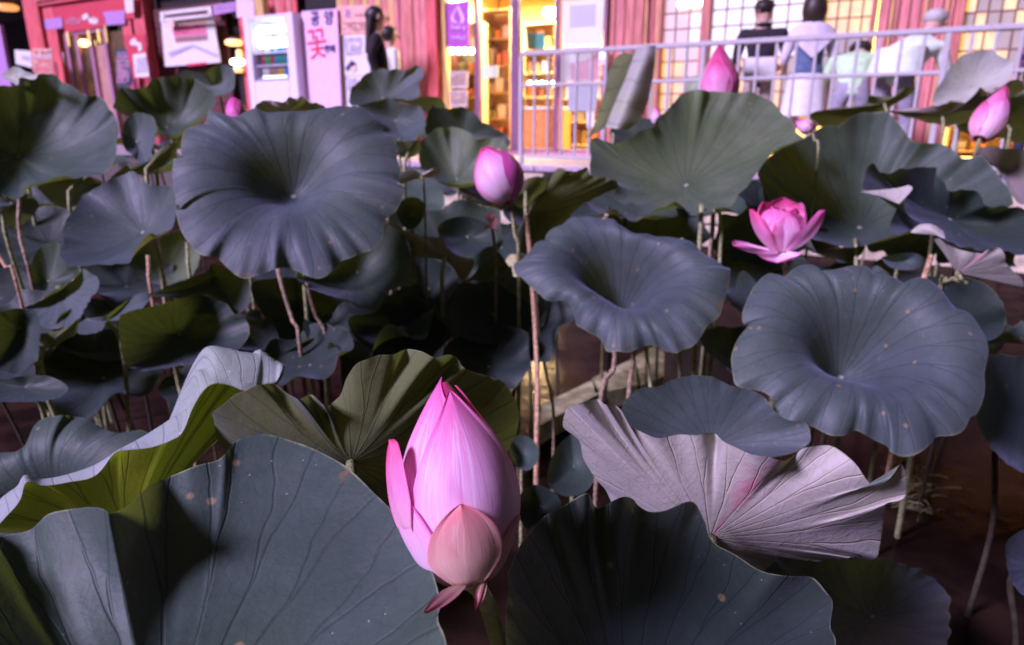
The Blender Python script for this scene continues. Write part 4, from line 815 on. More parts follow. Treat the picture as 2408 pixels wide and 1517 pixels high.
# curled leaf at the far left: near wall seen from below, its rim rolled out
t = thing('lotus_leaf', 'curled leaf at the far left with its pale rim rolled over an olive underside', 'lotus leaf', (-.52, .72, WATER_Z), 'lotus leaves over the pond')
D0 = .74
rim_ = [(-260,1000,.66),(-60,960,.67),(40,872,.68),(95,805,.685),(126,720,.69),(205,737,.695),(320,722,.70),(450,690,.705),(540,585,.71),(600,570,.715),(720,555,.72),(832,512,.725),(870,470,.73),(910,372,.735),(960,292,.74),(1012,256,.745),(1085,264,.75),(1150,290,.75),(1205,295,.755),(1235,262,.765),(1300,250,.77),(1322,214,.78),
        (1290,260,.86),(1100,330,.88),(850,480,.88),(650,610,.88),(500,680,.88),(400,730,.88),(320,760,.87),(240,780,.86),(160,790,.85),(80,800,.84),(0,850,.82),(-160,880,.80),(-300,930,.76)]
crest = [(-230,930,.70),(-60,860,.70),(30,780,.70),(95,735,.70),(132,690,.70),(205,708,.71),(310,690,.715),(435,648,.72),(545,592,.725),(590,560,.73),(700,492,.74),(820,412,.75),(862,385,.755),(900,345,.76),(905,215,.765),(945,190,.77),(965,86,.775),(1060,92,.78),(1190,116,.785),(1212,98,.79),(1262,142,.79),(1322,206,.79),
         (1240,330,.84),(1050,400,.85),(820,530,.85),(640,660,.85),(500,730,.85),(410,770,.85),(330,800,.85),(250,820,.84),(180,830,.83),(110,850,.82),(40,890,.80),(-120,920,.78),(-260,960,.74)]
mid_ = [(u*.52 + 560*.48, v*.52 + 960*.48, d*.5 + .77*.5) for u, v, d in crest]
N_ = 240
cen = P(*px('A', 600, 1010), .79)
def ringpts(r): return spline([P(*px('A', x, y), d) for x, y, d in r], N_, True)
rr = [np.tile(cen, (N_, 1)), ringpts(mid_), ringpts(crest), ringpts(rim_)]
# keep rings aligned by control point, not by arc length
def ctrl(r):
    p = np.array([P(*px('A', x, y), d) for x, y, d in r]); m = len(p); out = []
    for i in range(N_):
        s_ = i * m / N_; k = int(s_); tt = s_ - k; a, b, c_, d_ = p[(k-1) % m], p[k % m], p[(k+1) % m], p[(k+2) % m]
        out.append(.5*((2*b) + (c_-a)*tt + (2*a-5*b+4*c_-d_)*tt*tt + (-a+3*b-3*c_+d_)*tt**3))
    return np.array(out)
rr = [np.tile(cen, (N_, 1)), ctrl(mid_), ctrl(crest), ctrl(rim_)]
NRB = 48; V = np.zeros((NRB, N_, 3)); 
for i in range(N_): V[:, i] = spline([rr[0][i] + (rr[1][i]-rr[0][i])*.001, rr[1][i], rr[2][i], rr[3][i]], NRB)
UVb = np.stack(np.meshgrid(np.arange(N_)/N_, np.linspace(.01, 1, NRB)), -1).reshape(-1, 2)
F = orient(V[30:].reshape(-1, 3)[:N_*2], grid_faces(N_, 2), (0, 0, 1))
Fb = grid_faces(N_, NRB)
# upper face = the side that looks up in the far wall (control points 22..34)
fv = V.reshape(-1, 3); sel = [f for f in Fb if 24*N_//35 < f[0] % N_ < 31*N_//35 and f[0]//N_ > 16]
cr = sum(np.cross(fv[f[2]]-fv[f[0]], fv[f[3]]-fv[f[1]]) for f in sel)
if np.dot(cr, (0, -.5, 1)) < 0: Fb = [f[::-1] for f in Fb]
part('blade', fv, Fb, M_OLIVE if False else leaf_mat('lotus_leaf_rolled', (.34, .38, .42), (.44, .48, .52), (.20, .24, .04), (.27, .31, .06), tmix=.36, und_t=(.36, .46, .03)), t, True, UVb)
V, F = tube([cen, cen + np.array([0, .01, -.06]), np.array([-.50, .74, -.4]), np.array([-.52, .72, -.65])], .006); part('stem', V, F, M_STEM, t)
lotus_leaf('dark teal leaf standing for the shaded far wall of the curled leaf at the far left', 'A', (300, 900), 1.02, tilt(-.10, 40),  # far wall of the curled leaf, built apart and darker for its shade
  [(-200,640),(-80,600),(0,582),(80,575),(115,555),(140,530,-.01),(150,490),(162,452),(220,416),(300,404,.008),(345,410,-.012),(410,424),(500,470,-.012),(540,485,.006),(600,483),(690,480),(740,560),(680,760),(500,1000),(200,1100),(-100,1000),(-250,800)], bowl=.05, mat=M_LEAF, wave=.02, nth=170, nr=26, crease=.02, p=10, seed=61)
lotus_leaf('smooth blue-grey leaf between the pale leaf back and the round leaf', 'E', (950, 400), 1.10, tilt(-.05, 58),
  [(525,235),(560,170),(625,132),(700,125),(760,95),(850,74),(940,80),(1000,103),(1040,125),(1120,140),(1190,175),(1235,235),(1300,280),(1380,292),(1408,340),(1390,400),(1270,450),(1000,470),(700,440),(560,340)], bowl=.03, mat=M_BLUE, wave=.02, nth=180, crease=.014, seed=44)
lotus_leaf('large round blue leaf with a deep dark hollow, at the right', 'i', (848, 775), 1.14, tilt(-.14, 40),
  [(360,440),(335,466),(318,474),(297,455),(300,400),(340,300),(380,240),(440,195),(478,192,.006),(515,212,-.012),(540,200),(600,155),(690,140,.006),(712,175,-.014),(760,172),(830,160),(930,148),(1000,150),(1038,185,-.010),(1090,198),(1150,215),(1215,248,-.012),(1235,225),(1290,215),(1390,250),(1445,320),
   (1500,385,-.006),(1560,410),(1630,480),(1665,550),(1675,640),(1660,770,-.004),(1650,900),(1610,985,-.004),(1580,995,.004),(1540,1070),(1480,1100),(1390,1105,-.008),(1360,1140),(1290,1200),(1215,1215),(1130,1195),(1110,1170,-.012),(1050,1130,-.014),(980,1090),(930,1075,-.010),(870,1100),(790,1098),(700,1055,-.008),(640,1030),(560,1015),
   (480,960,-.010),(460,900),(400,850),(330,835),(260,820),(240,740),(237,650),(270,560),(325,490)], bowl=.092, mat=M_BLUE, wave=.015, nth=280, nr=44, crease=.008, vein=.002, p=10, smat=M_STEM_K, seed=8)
lotus_leaf('wide bluish leaf with a folded left edge, under the pink open flower', 'h', (1010, 310), 1.42, tilt(-.12, 40),
  [(290,50,.0),(250,10),(248,-35,-.01),(300,-80,.006),(360,-130),(415,-195,-.008),(470,-165),(480,-250),(560,-310),(650,-365),(740,-390),(880,-365),(960,-370,.006),(1010,-320),(1040,-300,-.010),(1120,-250),(1260,-240),(1400,-230),(1520,-205),(1560,-180,.0),(1620,-120,-.010),(1690,-80,-.006),(1760,-20),(1805,50),(1810,0),
   (1808,80),(1785,170,-.01),(1762,240),(1740,320),(1690,370,-.006),(1640,415),(1590,500),(1550,545),(1470,570),(1430,610),(1370,595),(1330,580,-.006),(1270,552),(1200,548,-.006),(1130,575),(1050,600),(970,592),(912,578),(890,530,-.008),(850,480,-.006),(790,455),(740,430),(700,395),(690,340,-.008),(672,280),(640,240),(560,222),(480,220),(425,170)],
  bowl=.106, mat=M_BLUE, wave=.015, nth=260, nr=44, crease=.010, vein=.002, p=10, seed=15, stem=[(1490,815),(1484,880),(1478,945)], sd=(1.50, 1.42), smat=M_STEM_D)
lotus_leaf('large slate-blue leaf facing the viewer with a pale navel, left of centre', 'b', (1035, 770), 1.40, tilt(.10, 46),
  [(430,150,.008),(470,165),(520,172,-.010),(600,190),(640,190,-.008),(690,160),(760,130,.008),(820,160,-.006),(900,158),(1018,153,.0),(1100,158,-.014),(1200,140),(1290,128),(1390,115),(1480,118),(1560,150),(1640,220),(1695,310,-.008),(1750,335,.006),(1780,400),(1785,480,-.006),(1812,590),(1802,660,-.008),(1840,720,.006),(1825,780),(1792,855),(1770,885,-.006),
   (1705,935,-.010),(1690,980),(1678,1080),(1610,1155),(1540,1178,-.008),(1500,1190),(1440,1220),(1380,1240,-.010),(1330,1300),(1280,1345),(1215,1362),(1130,1340),(1060,1310,-.012),(980,1285,-.010),(912,1296,.006),(850,1312),(770,1345),(690,1362),(630,1345),(545,1270,-.012),(490,1215,-.010),(430,1200),(370,1190),(290,1115),(225,1015),(188,880,-.010),(215,858),
   (240,848,.006),(195,830),(180,760),(165,650,-.008),(162,570),(185,505),(225,485,.006),(222,410),(245,310),(270,280,-.006),(330,258),(395,235),(420,185)],
  bowl=.062, mat=M_BLUE, wave=.012, nth=280, nr=44, crease=.014, vein=.003, p=10, seed=3)
lotus_leaf('big dark green leaf cut by the left edge of the frame', 'd', (42, 367), 1.85, tilt(.22, 40),
  [(0,203),(42,203,-.01),(58,192),(85,176),(124,174),(146,192,-.012),(169,202),(192,221,-.008),(208,225),(228,225),(247,238),(257,257),(270,272,-.01),(280,312),(273,335),(274,356),(263,387),(241,410,-.008),(208,413),(146,416,.006),(114,423),(65,439),(55,452),(33,478),(0,486),(-60,480),(-120,430),(-150,350),(-130,270),(-70,215)], bowl=.08, wave=.02, nth=200, nr=30, crease=.032, vein=.004, p=2.3, seed=62, mat=M_LEAF)
lotus_leaf('violet-grey leaf low in the left, beside the slate-blue leaf', 'd', (335, 547), 1.46, tilt(-.16, 33),
  [(140,597),(150,565),(145,540),(160,512),(178,486),(202,459,-.008),(225,443),(247,429,.006),(276,416),(312,404),(335,422,-.01),(354,436),(385,436),(412,440),(415,478),(413,514),(406,533),(390,545),(371,553),(352,549),(322,582,.0),(306,614),(275,622),(228,622,-.006),(172,627),(150,614)], bowl=.04, mat=M_BLUE, wave=.02, nth=160, seed=71)
lotus_leaf('ribbed grey-green leaf in front of the shop doors', 'd', (392, 300), 2.25, tilt(.10, 40),
  [(270,236),(283,208,-.01),(293,204),(312,209),(328,208),(345,204,-.012),(354,190),(372,183),(384,181,.008),(405,183),(423,180),(442,183),(458,186,-.01),(471,194),(487,207),(501,216),(507,234),(504,250),(488,267),(462,287),(436,303),(416,316),(394,320),(374,317),(368,295),(356,272),(319,264),(270,257)], bowl=.07, wave=.03, crease=.04, p=2.3, seed=80, mat=M_LEAF)
lotus_leaf('blue-grey leaf overlapping the foot of the white poster', 'd', (500, 205), 2.7, tilt(-.12, 50),
  [(400,182),(418,176),(433,165),(455,168),(481,170),(501,157),(520,152),(537,154),(550,164),(553,186),(550,208),(538,218),(515,226),(480,228),(440,215),(405,205)], bowl=.04, mat=M_BLUE, wave=.02, nth=100, seed=83)
lotus_leaf('small upright violet leaf between two dark leaves at the left', 'd', (322, 335), 1.95, tilt(-.20, 62),
  [(286,309),(291,292),(297,281),(312,267),(325,265),(340,267),(361,283),(370,304),(364,318,-.006),(365,330),(358,348),(355,368),(338,381),(319,377),(313,366),(293,349)], bowl=.02, mat=M_BLUE, wave=.02, nth=100, seed=85)
lotus_leaf('green-bellied leaf tucked under the right side of the slate-blue leaf', 'd', (840, 640), 1.62, tilt(.05, 32),
  [(700,640),(760,560),(840,530),(902,525),(925,530),(948,551),(961,580),(967,610),(966,640),(961,662,.006),(940,676),(911,685),(903,705,-.008),(890,722),(878,731),(850,726),(815,708),(760,690),(715,672)], bowl=.06, wave=.02, nth=140, mat=M_LEAF, seed=90)
lotus_leaf('dark bluish leaf below the pale curled leaf, centre of the pond', 'd', (1010, 680), 1.85, tilt(.25, 45),
  [(966,606),(990,604),(1015,608),(1048,621),(1070,635),(1077,650),(1072,678),(1054,705),(1035,737),(1009,757),(985,749),(960,722),(945,680),(950,630)], bowl=.03, mat=M_DARK, wave=.02, nth=110, seed=93)
lotus_leaf('faded pinkish leaf back, curled like a ribbon beside the slate-blue leaf', 'c', (640, 1000), 1.75, nrm((.15, .86, .45)),
  [(190,745),(240,742),(290,775),(340,805),(420,830),(490,842,.01),(560,850),(600,835,.012),(622,915,-.01),(690,975,-.012),(760,995),(825,1012),(820,1070),(745,1170),(700,1110),(660,1045),(610,1010),(520,1002),(400,985),(365,940),(335,860),(260,790)], bowl=.012, mat=M_FADED, wave=.02, nth=130, nr=14, vein=-.01, seed=95)
lotus_leaf('small round dark green leaf right of the slate-blue leaf', 'c', (370, 700), 1.62, tilt(.1, 50),
  [(270,660),(290,600),(345,562),(410,562),(455,590),(472,640),(460,700),(430,755),(385,790),(330,782),(285,730)], bowl=.02, mat=M_LEAF, wave=.02, nth=90, seed=97)
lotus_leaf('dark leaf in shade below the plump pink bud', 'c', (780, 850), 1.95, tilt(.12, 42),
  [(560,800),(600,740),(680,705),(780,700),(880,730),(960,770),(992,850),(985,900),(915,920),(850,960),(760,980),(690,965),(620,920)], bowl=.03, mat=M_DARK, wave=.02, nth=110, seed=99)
lotus_leaf('grey-green scalloped leaf just behind the plump pink bud', 'c', (700, 430), 2.2, tilt(-.05, 36),
  [(430,170),(455,140,-.006),(500,98),(550,66),(600,50,.008),(640,58,-.006),(690,48),(740,72,-.006),(800,95),(835,140),(930,130),(985,135),(1040,150),(1068,200),(1070,270),(1000,360),(900,430),(800,462),(640,460),(520,410),(440,330),(425,240)], bowl=.06, mat=M_GREEN, wave=.02, crease=.035, seed=101)
lotus_leaf('dark leaf with a scorched rim, below the glass shop door', 'd', (1090, 320), 2.7, tilt(.15, 44),
  [(998,302),(1004,275),(1012,256),(1037,253,-.008),(1060,256),(1084,251),(1104,259,-.008),(1120,270),(1130,283),(1150,294),(1167,304),(1180,311),(1192,318),(1200,333),(1192,348),(1150,362),(1070,350),(1015,330)], bowl=.05, mat=M_DARK, wave=.03, nth=120, seed=103)
lotus_leaf('blue-grey frilled leaf in front of the black-clothed woman', 'd', (900, 232), 3.0, tilt(-.05, 50),
  [(822,228),(826,208),(836,198),(848,188),(852,180),(868,170),(882,166),(900,161),(915,166),(932,161),(945,167,-.01),(958,164),(975,156),(988,156),(996,171),(993,187),(984,196),(987,224),(965,236),(935,232),(905,232),(870,242),(836,250),(822,244)], bowl=.04, mat=M_BLUE, wave=.03, crease=.03, nth=130, seed=105)
lotus_leaf('small frilled blue leaf touching the top right of the slate-blue leaf', 'd', (930, 285), 2.4, tilt(-.08, 48),
  [(842,250),(868,242),(895,236),(915,230),(940,242,-.008),(965,246),(988,250),(998,272),(1000,298),(985,312,-.008),(974,336),(956,330),(928,322),(900,313),(893,290),(870,268)], bowl=.04, mat=M_BLUE, wave=.03, crease=.03, nth=120, seed=107)
lotus_leaf('olive leaf peeping out beneath the dark leaf by the glass door', 'd', (1020, 250), 2.85, nrm((0, .3, .9)),
  [(945,240),(965,236),(990,228),(1012,227),(1030,229),(1042,240),(1048,252),(1030,256),(1005,265),(995,260),(975,246)], bowl=.01, mat=M_OLIVE, wave=.01, nth=80, nr=10, seed=109)
lotus_leaf('small olive leaf edge at the right rim of the slate-blue leaf', 'd', (960, 360), 2.0, nrm((.1, .5, .8)),
  [(930,335),(950,333),(970,330),(985,332),(990,348),(980,364),(958,372),(938,365)], bowl=.01, mat=M_OLIVE, wave=.01, nth=80, nr=10, seed=111)
lotus_leaf('torn olive leaf edge along the top of the slate-blue leaf', 'd', (680, 262), 1.75, nrm((.0, .35, .9)),
  [(600,250),(616,238),(632,236,.01),(650,238),(668,240),(680,228),(695,232),(710,226),(722,236,.01),(745,242),(760,248),(766,256),(740,268),(690,272),(640,270),(605,262)], bowl=.01, mat=M_FADED, wave=.03, nth=100, nr=10, seed=113)
lotus_leaf('pale curled lavender shred by the plump bud', 'c', (440, 410), 1.72, nrm((-.2, .7, .6)),
  [(280,470),(300,400),(340,365),(390,360),(440,385),(500,365),(540,350),(582,372),(560,400),(520,415),(460,420),(400,432),(330,440)], bowl=.005, mat=M_PALE, wave=.02, nth=80, nr=10, seed=115, sr=.003)
# ---- lower left shade
lotus_leaf('pale sage leaf standing in shade at the far left', 'g', (350, 520), 1.75, tilt(-.05, 55),
  [(212,450),(225,390),(250,330),(300,265),(365,238),(425,242),(442,325),(500,395),(560,425),(560,480),(500,515),(430,545),(340,590),(280,640),(235,560)], bowl=.02, mat=M_LEAF, wave=.02, nth=110, seed=121)
lotus_leaf('violet leaf with a straight cut edge in the lower left', 'g', (410, 560), 1.62, tilt(-.25, 45),
  [(150,712),(210,690),(270,668),(340,620),(400,575),(500,525),(560,470),(600,425),(650,455),(705,490),(715,560),(640,665),(590,760),(510,830),(390,862),(300,842),(240,790),(200,735)], bowl=.02, mat=M_BLUE, wave=.02, nth=120, seed=123)
lotus_leaf('dark teal leaf hanging at the left edge over the red water', 'g', (140, 860), 1.45, tilt(.1, 50),
  [(-40,770),(20,735),(80,718),(150,712),(225,722),(265,745),(295,840),(285,950),(272,1080),(215,1120),(130,1195),(60,1180),(-40,1120)], bowl=.03, mat=M_DARK, wave=.02, nth=120, seed=125)
lotus_leaf('narrow olive leaf edge beside the dark teal leaf', 'g', (380, 940), 1.5, nrm((.1, .6, .7)),
  [(280,905),(340,890),(420,870),(500,835),(565,795),(552,890),(470,940),(400,1000),(352,1085),(290,1105),(282,1000)], bowl=.008, mat=M_OLIVE, wave=.01, nth=80, nr=12, seed=127)
lotus_leaf('narrow lavender leaf seen edge-on in the lower left', 'g', (760, 800), 1.48, tilt(-.3, 14),
  [(555,850),(620,790),(760,765),(870,690),(965,625),(1030,600),(1092,605),(1080,650),(1000,735),(860,795),(765,805),(735,870),(640,900),(570,895)], bowl=.008, mat=M_BLUE, wave=.01, nth=90, nr=12, seed=129)
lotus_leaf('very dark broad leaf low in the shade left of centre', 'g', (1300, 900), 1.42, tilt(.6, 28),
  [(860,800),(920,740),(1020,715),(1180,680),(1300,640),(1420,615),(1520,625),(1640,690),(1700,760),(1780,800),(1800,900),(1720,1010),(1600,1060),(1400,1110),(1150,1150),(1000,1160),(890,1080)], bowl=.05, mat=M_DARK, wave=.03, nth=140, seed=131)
lotus_leaf('dim violet leaf with a ragged lower edge under the slate-blue leaf', 'g', (1550, 480), 1.6, tilt(-.1, 42),
  [(1100,615),(1180,570),(1290,520),(1420,480),(1500,440),(1540,385),(1640,425),(1740,470),(1795,485),(1812,610),(1795,690),(1740,740),(1690,755),(1655,690),(1560,650),(1480,612),(1380,632),(1240,635)], bowl=.03, mat=M_BLUE, wave=.02, nth=120, seed=133)
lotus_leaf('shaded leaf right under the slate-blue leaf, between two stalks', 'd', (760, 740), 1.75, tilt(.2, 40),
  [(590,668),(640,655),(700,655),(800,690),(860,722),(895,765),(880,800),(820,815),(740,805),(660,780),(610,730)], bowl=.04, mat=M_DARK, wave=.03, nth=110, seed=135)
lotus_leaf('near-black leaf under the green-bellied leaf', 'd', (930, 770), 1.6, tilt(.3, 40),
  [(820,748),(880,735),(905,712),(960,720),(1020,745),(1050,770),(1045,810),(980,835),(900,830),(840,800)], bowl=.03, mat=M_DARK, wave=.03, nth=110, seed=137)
lotus_leaf('broad black-green leaf left of the orange stalk', 'd', (1160, 740), 1.72, tilt(.35, 38),
  [(1080,682),(1122,667),(1165,663),(1205,690),(1246,715),(1253,748),(1240,790),(1190,808),(1120,805),(1075,780),(1060,730)], bowl=.03, mat=M_DARK, wave=.02, nth=110, seed=139)
lotus_leaf('dim green leaf behind the violet leaf at the left', 'd', (385, 640), 1.95, tilt(.1, 30),
  [(300,615),(330,585),(380,560),(420,545),(450,560),(470,600),(450,650),(400,670),(340,660)], bowl=.03, mat=M_GREEN, wave=.03, nth=90, seed=141)
# ---- right hand group
lotus_leaf('large pale green leaf with a frilled front edge, right of centre', 'e', (1275, 800), 1.82, tilt(.0, 36),
  [(578,500),(590,470,.006),(632,450),(665,472,-.012),(705,486),(770,495,-.008),(830,470),(900,440),(960,400),(1040,375),(1060,320),(1120,270),(1190,200),(1240,140),(1320,108),(1400,108,.006),(1440,120,-.016),(1520,122,-.014),(1600,124),(1680,128),(1740,122,.008),(1830,160),(1900,192),(1980,290),(2040,330),(2060,400),(2090,425),(2118,462),(1950,530),
   (1870,592),(1800,690),(1720,800),(1650,870),(1600,955),(1520,962),(1420,990),(1310,1012),(1265,965),(1200,920),(1130,948),(1060,972),(1000,1010),(930,1000,.012),(900,925,-.008),(830,932),(772,910),(762,865),(765,780),(700,745),(600,740),(578,660),(588,590)],
  bowl=.055, mat=M_GREEN, wave=.012, nth=260, nr=40, crease=.018, vein=.003, p=2.0, seed=19, stem=[(1688,490),(1692,620),(1682,760),(1668,885)], sd=(1.86, 1.74))
lotus_leaf('broad grey-green leaf behind the open flower', 'f', (1090, 1190), 1.98, tilt(-.05, 38),
  [(300,780),(310,735,.01),(345,680),(385,640,.01),(430,600),(480,560),(560,530),(640,500),(740,440),(820,400),(920,392),(1000,345,.01),(1080,305),(1150,290),(1220,285),(1290,292),(1340,320),(1430,420),(1490,500,-.014),(1560,532),(1640,530),(1720,530),(1790,570),(1880,635),(1960,645),(2040,635,.01),(2130,720),(2200,820),(2260,900),(2285,1010),
   (2150,1040),(1950,1090),(1700,1160),(1450,1230),(1300,1270,-.01),(1200,1300),(1060,1345),(900,1320),(700,1260),(520,1120),(380,960)], bowl=.10, mat=M_LEAF, wave=.012, nth=240, nr=34, crease=.02, p=1.9, seed=20, stem=[(2013,580),(2013,625),(2010,760)], sd=(2.0, 1.95))
def mm(*a): return [('f', *q) for q in a]
rl = lotus_leaf('dark leaf at the right with pink-backed corners folded over', 'f', (1800, 1120), 1.72, tilt(.28, 36),
  [(1112,885),(1130,800),(1150,725,.006),(1200,692,.02),(1235,755,-.012),(1320,765),(1420,732),(1560,718),(1680,722),(1695,770,-.008),(1800,900,-.01),(1900,890),(2000,910),(2055,950,.0),(2075,1028,-.01),(2200,1020),(2330,1035),(2480,1100),(2520,1300),(2380,1400),(2220,1375),(2060,1372),(1950,1350),(1860,1330),(1750,1275),(1690,1180),(1600,1160),(1520,1200),(1400,1243),(1350,1235),(1332,1150),(1380,1040),(1440,960),(1300,930),(1200,910)],
  bowl=.06, mat=M_DARK, wave=.01, nth=220, nr=30, crease=.018, seed=21)
patch('folded_edge', [mm((1105,905,1.655),(1250,895,1.65),(1380,880,1.645),(1470,858,1.64)), mm((1105,908,1.645),(1240,930,1.64),(1350,955,1.635),(1500,890,1.63)), mm((1106,911,1.64),(1250,945,1.635),(1350,985,1.63),(1398,1003,1.625))], M_PALE, rl, (0, 1, 0), 24, 12, .5, .98, u0=.5, u1=.62)
patch('folded_edge', [mm((1490,1215,1.60),(1560,1165,1.59),(1660,1165,1.58),(1740,1215,1.58)), mm((1500,1228,1.59),(1580,1195,1.58),(1670,1205,1.57),(1750,1240,1.57)), mm((1640,1245,1.58),(1690,1250,1.57),(1720,1262,1.565),(1755,1275,1.56))], M_PALE, rl, (0, 1, 0), 24, 12, .5, .98, u0=.05, u1=.15)
lotus_leaf('pink-backed leaf turned over on a pale stalk at the right edge', 'i', (1505, 183), 1.55, nrm((.02, .92, .36)),
  [(1375,0),(1405,-5),(1440,20),(1500,48,.01),(1570,68),(1640,75),(1690,52),(1735,43,.01),(1768,75),(1780,130),(1820,175),(1870,222),(1874,268),(1800,250),(1700,230),(1600,212),(1520,192),(1496,182),(1470,140),(1425,70)], bowl=.01, mat=M_PALE, wave=.01, nth=140, nr=20, vein=-.012, seed=24, stem=[(2240,655),(2226,672),(2210,692)], sd=(1.56, 1.6), smat=M_STEM, sr=.0065)
lotus_leaf('small round leaf under the pink-backed leaf at the right', 'f', (1430, 1440), 1.75, tilt(-.1, 30),
  [(1262,1425),(1310,1408),(1370,1395),(1450,1385),(1540,1392),(1600,1435),(1605,1465),(1570,1495),(1500,1516),(1400,1515),(1320,1490)], bowl=.02, mat=M_BLUE, wave=.02, nth=90, seed=26)
lotus_leaf('dark blue leaf cut by the right edge, beside the round blue leaf', 'i', (1900, 950), 1.22, tilt(.25, 42),
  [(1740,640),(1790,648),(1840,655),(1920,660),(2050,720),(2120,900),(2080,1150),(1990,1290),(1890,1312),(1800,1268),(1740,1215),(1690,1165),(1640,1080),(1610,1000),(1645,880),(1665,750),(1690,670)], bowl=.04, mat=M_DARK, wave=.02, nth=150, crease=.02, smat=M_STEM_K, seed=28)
lotus_leaf('pale grey upright leaf against the railing at the top right', 't5', (1800, 900), 2.9, tilt(-.25, 66),
  [(1400,1065),(1415,960),(1460,890),(1500,830),(1555,730),(1640,640),(1700,570),(1800,545),(1900,528),(1990,513),(2080,570),(2150,605),(2230,632),(2228,700),(2210,790),(2150,880),(2060,905),(1960,935),(1880,905),(1860,990),(1800,1060),(1700,1085),(1600,1035),(1510,1075)], bowl=.03, mat=M_GREY, wave=.02, nth=130, crease=.02, seed=29)
lotus_leaf('pointed olive leaf edge in front of the bending man', 't5', (900, 1070), 2.7, nrm((.05, .45, .85)),
  [(130,1180),(300,1130),(480,1110),(640,1095),(720,1060),(745,990),(830,995),(930,1000),(1020,985),(1100,910),(1160,900),(1220,925),(1150,990),(1060,1045),(960,1110),(900,1180),(700,1240),(480,1290),(330,1320),(200,1270)], bowl=.02, mat=M_OLIVE, wave=.01, nth=120, nr=14, seed=32)
lotus_leaf('brown-edged withered leaf below the pale upright leaf', 't5', (1500, 1200), 2.6, nrm((.05, .35, .9)),
  [(940,1150),(1100,1130),(1300,1110),(1480,1085),(1650,1050),(1780,1070),(1860,1010),(1885,905),(1960,950),(2060,960),(2180,845),(2300,825),(2335,930),(2200,1000),(2020,1080),(1850,1190),(1650,1290),(1450,1290),(1250,1240),(1080,1195)], bowl=.02, mat=M_FADED, wave=.02, nth=140, nr=14, seed=34)
lotus_leaf('olive leaf behind the slim bud at the right edge', 't5', (2150, 1270), 2.75, nrm((0, .5, .8)),
  [(1640,1310),(1750,1220),(1900,1140),(2100,1040),(2250,1000),(2400,960),(2480,1100),(2480,1350),(2341,1480),(2150,1440),(1950,1390),(1780,1390)], bowl=.02, mat=M_OLIVE, wave=.02, nth=110, nr=14, seed=36)
lotus_leaf('beige leaf behind the slim bud, touching the frame', 't5', (2300, 1000), 3.0, tilt(-.2, 60),
  [(2150,1050),(2180,960),(2240,930),(2320,900),(2450,900),(2480,1100),(2420,1220),(2300,1240),(2200,1190)], bowl=.02, mat=M_GREY, wave=.02, nth=90, nr=14, seed=38)
lotus_leaf('dull brownish leaf below the slim bud at the right edge', 'd', (2370, 400), 2.2, tilt(.1, 28),
  [(2290,352),(2330,345),(2370,350),(2440,360),(2480,420),(2440,470),(2400,480),(2370,440),(2340,390)], bowl=.03, mat=M_FADED, wave=.03, nth=90, seed=40)
# the tall rolled leaf by the railing: olive inside, grey outside
rt = thing('lotus_leaf', 'tall rolled-up leaf, olive inside and grey outside, against the railing', 'lotus leaf', (*P(1436, 330, 2.45)[:2], WATER_Z), 'lotus leaves over the pond')
def m3(*a): return [('t3', *q) for q in a]
patch('blade', [m3((1615,1255,2.52),(1690,1120,2.54),(1730,980,2.56),(1775,840,2.57),(1805,680,2.57),(1880,520,2.58),(1960,478,2.58)), m3((1640,1240,2.50),(1740,1150,2.51),(1800,980,2.52),(1850,840,2.53),(1900,690,2.53),(1960,560,2.54),(2030,478,2.55)),
   m3((1790,1150,2.44),(1830,1050,2.45),(1890,900,2.45),(1960,740,2.45),(2010,610,2.46),(2050,500,2.48),(2090,430,2.50))], M_OLIVE, rt, (0, 1, 0), 40, 14, .1, .98, u0=.1, u1=.3)
patch('outer_fold', [m3((1785,1150,2.435),(1825,1050,2.44),(1885,900,2.44),(1955,740,2.44),(2005,610,2.45),(2045,500,2.47),(2085,430,2.49)), m3((1880,1165,2.38),(1930,1050,2.37),(1990,900,2.36),(2050,740,2.37),(2100,610,2.38),(2140,510,2.40),(2160,415,2.43)), m3((1990,1175,2.40),(2090,1100,2.40),(2150,980,2.41),(2190,840,2.41),(2225,640,2.42),(2240,520,2.43),(2243,408,2.45))], M_GREY, rt, (0, -1, .2), 40, 16, .1, .97, u0=.3, u1=.5)
c0 = P(*px('t3', 1860, 1160), 2.44); V, F = tube([c0, c0 + np.array([0, 0, -.1]), np.array([*wloc(rt)[:2], -.3]), wloc(rt) + np.array([0, 0, -.05])], .006); part('stem', V, F, M_STEM, rt)
lotus_leaf('olive leaf back with a wavy rim behind the wide bluish leaf', 'c', (1215, 680), 1.80, nrm((.10, .72, .65)),
  [(1150,960),(1130,840),(1160,760),(1215,700),(1230,610),(1300,560),(1365,500),(1385,420),(1410,365,.01),(1460,350),(1520,372,-.01),(1565,372),(1640,345,.01),(1675,405),(1760,418),(1850,440),(1860,490),(1750,540),(1600,620),(1500,720),(1400,860),(1260,960)], bowl=.02, mat=M_OLIVE, wave=.01, nth=140, nr=20, seed=42,
  stem=[(1238,498),(1243,560),(1250,650),(1258,760),(1264,900),(1262,1060)], sd=(1.78, 1.52), smat=M_STEM_P, sr=.0062)
lotus_leaf('olive frond under the plump bud', 'c', (1200, 520), 2.1, nrm((0, .5, .8)),
  [(1100,560),(1150,480),(1200,430),(1280,410),(1350,430),(1340,500),(1270,560),(1220,620),(1180,640),(1130,620)], bowl=.02, mat=M_OLIVE, wave=.02, nth=90, nr=12, seed=46)
lotus_leaf('small teal leaf low in the water beside the orange stalk', 'B', (820, 560), 1.25, tilt(.0, 30),
  [(745,480),(790,458),(845,462),(890,500),(905,550),(890,600),(850,635),(800,620),(760,560)], bowl=.02, mat=M_LEAF, wave=.02, nth=80, nr=12, seed=48, sr=.004)
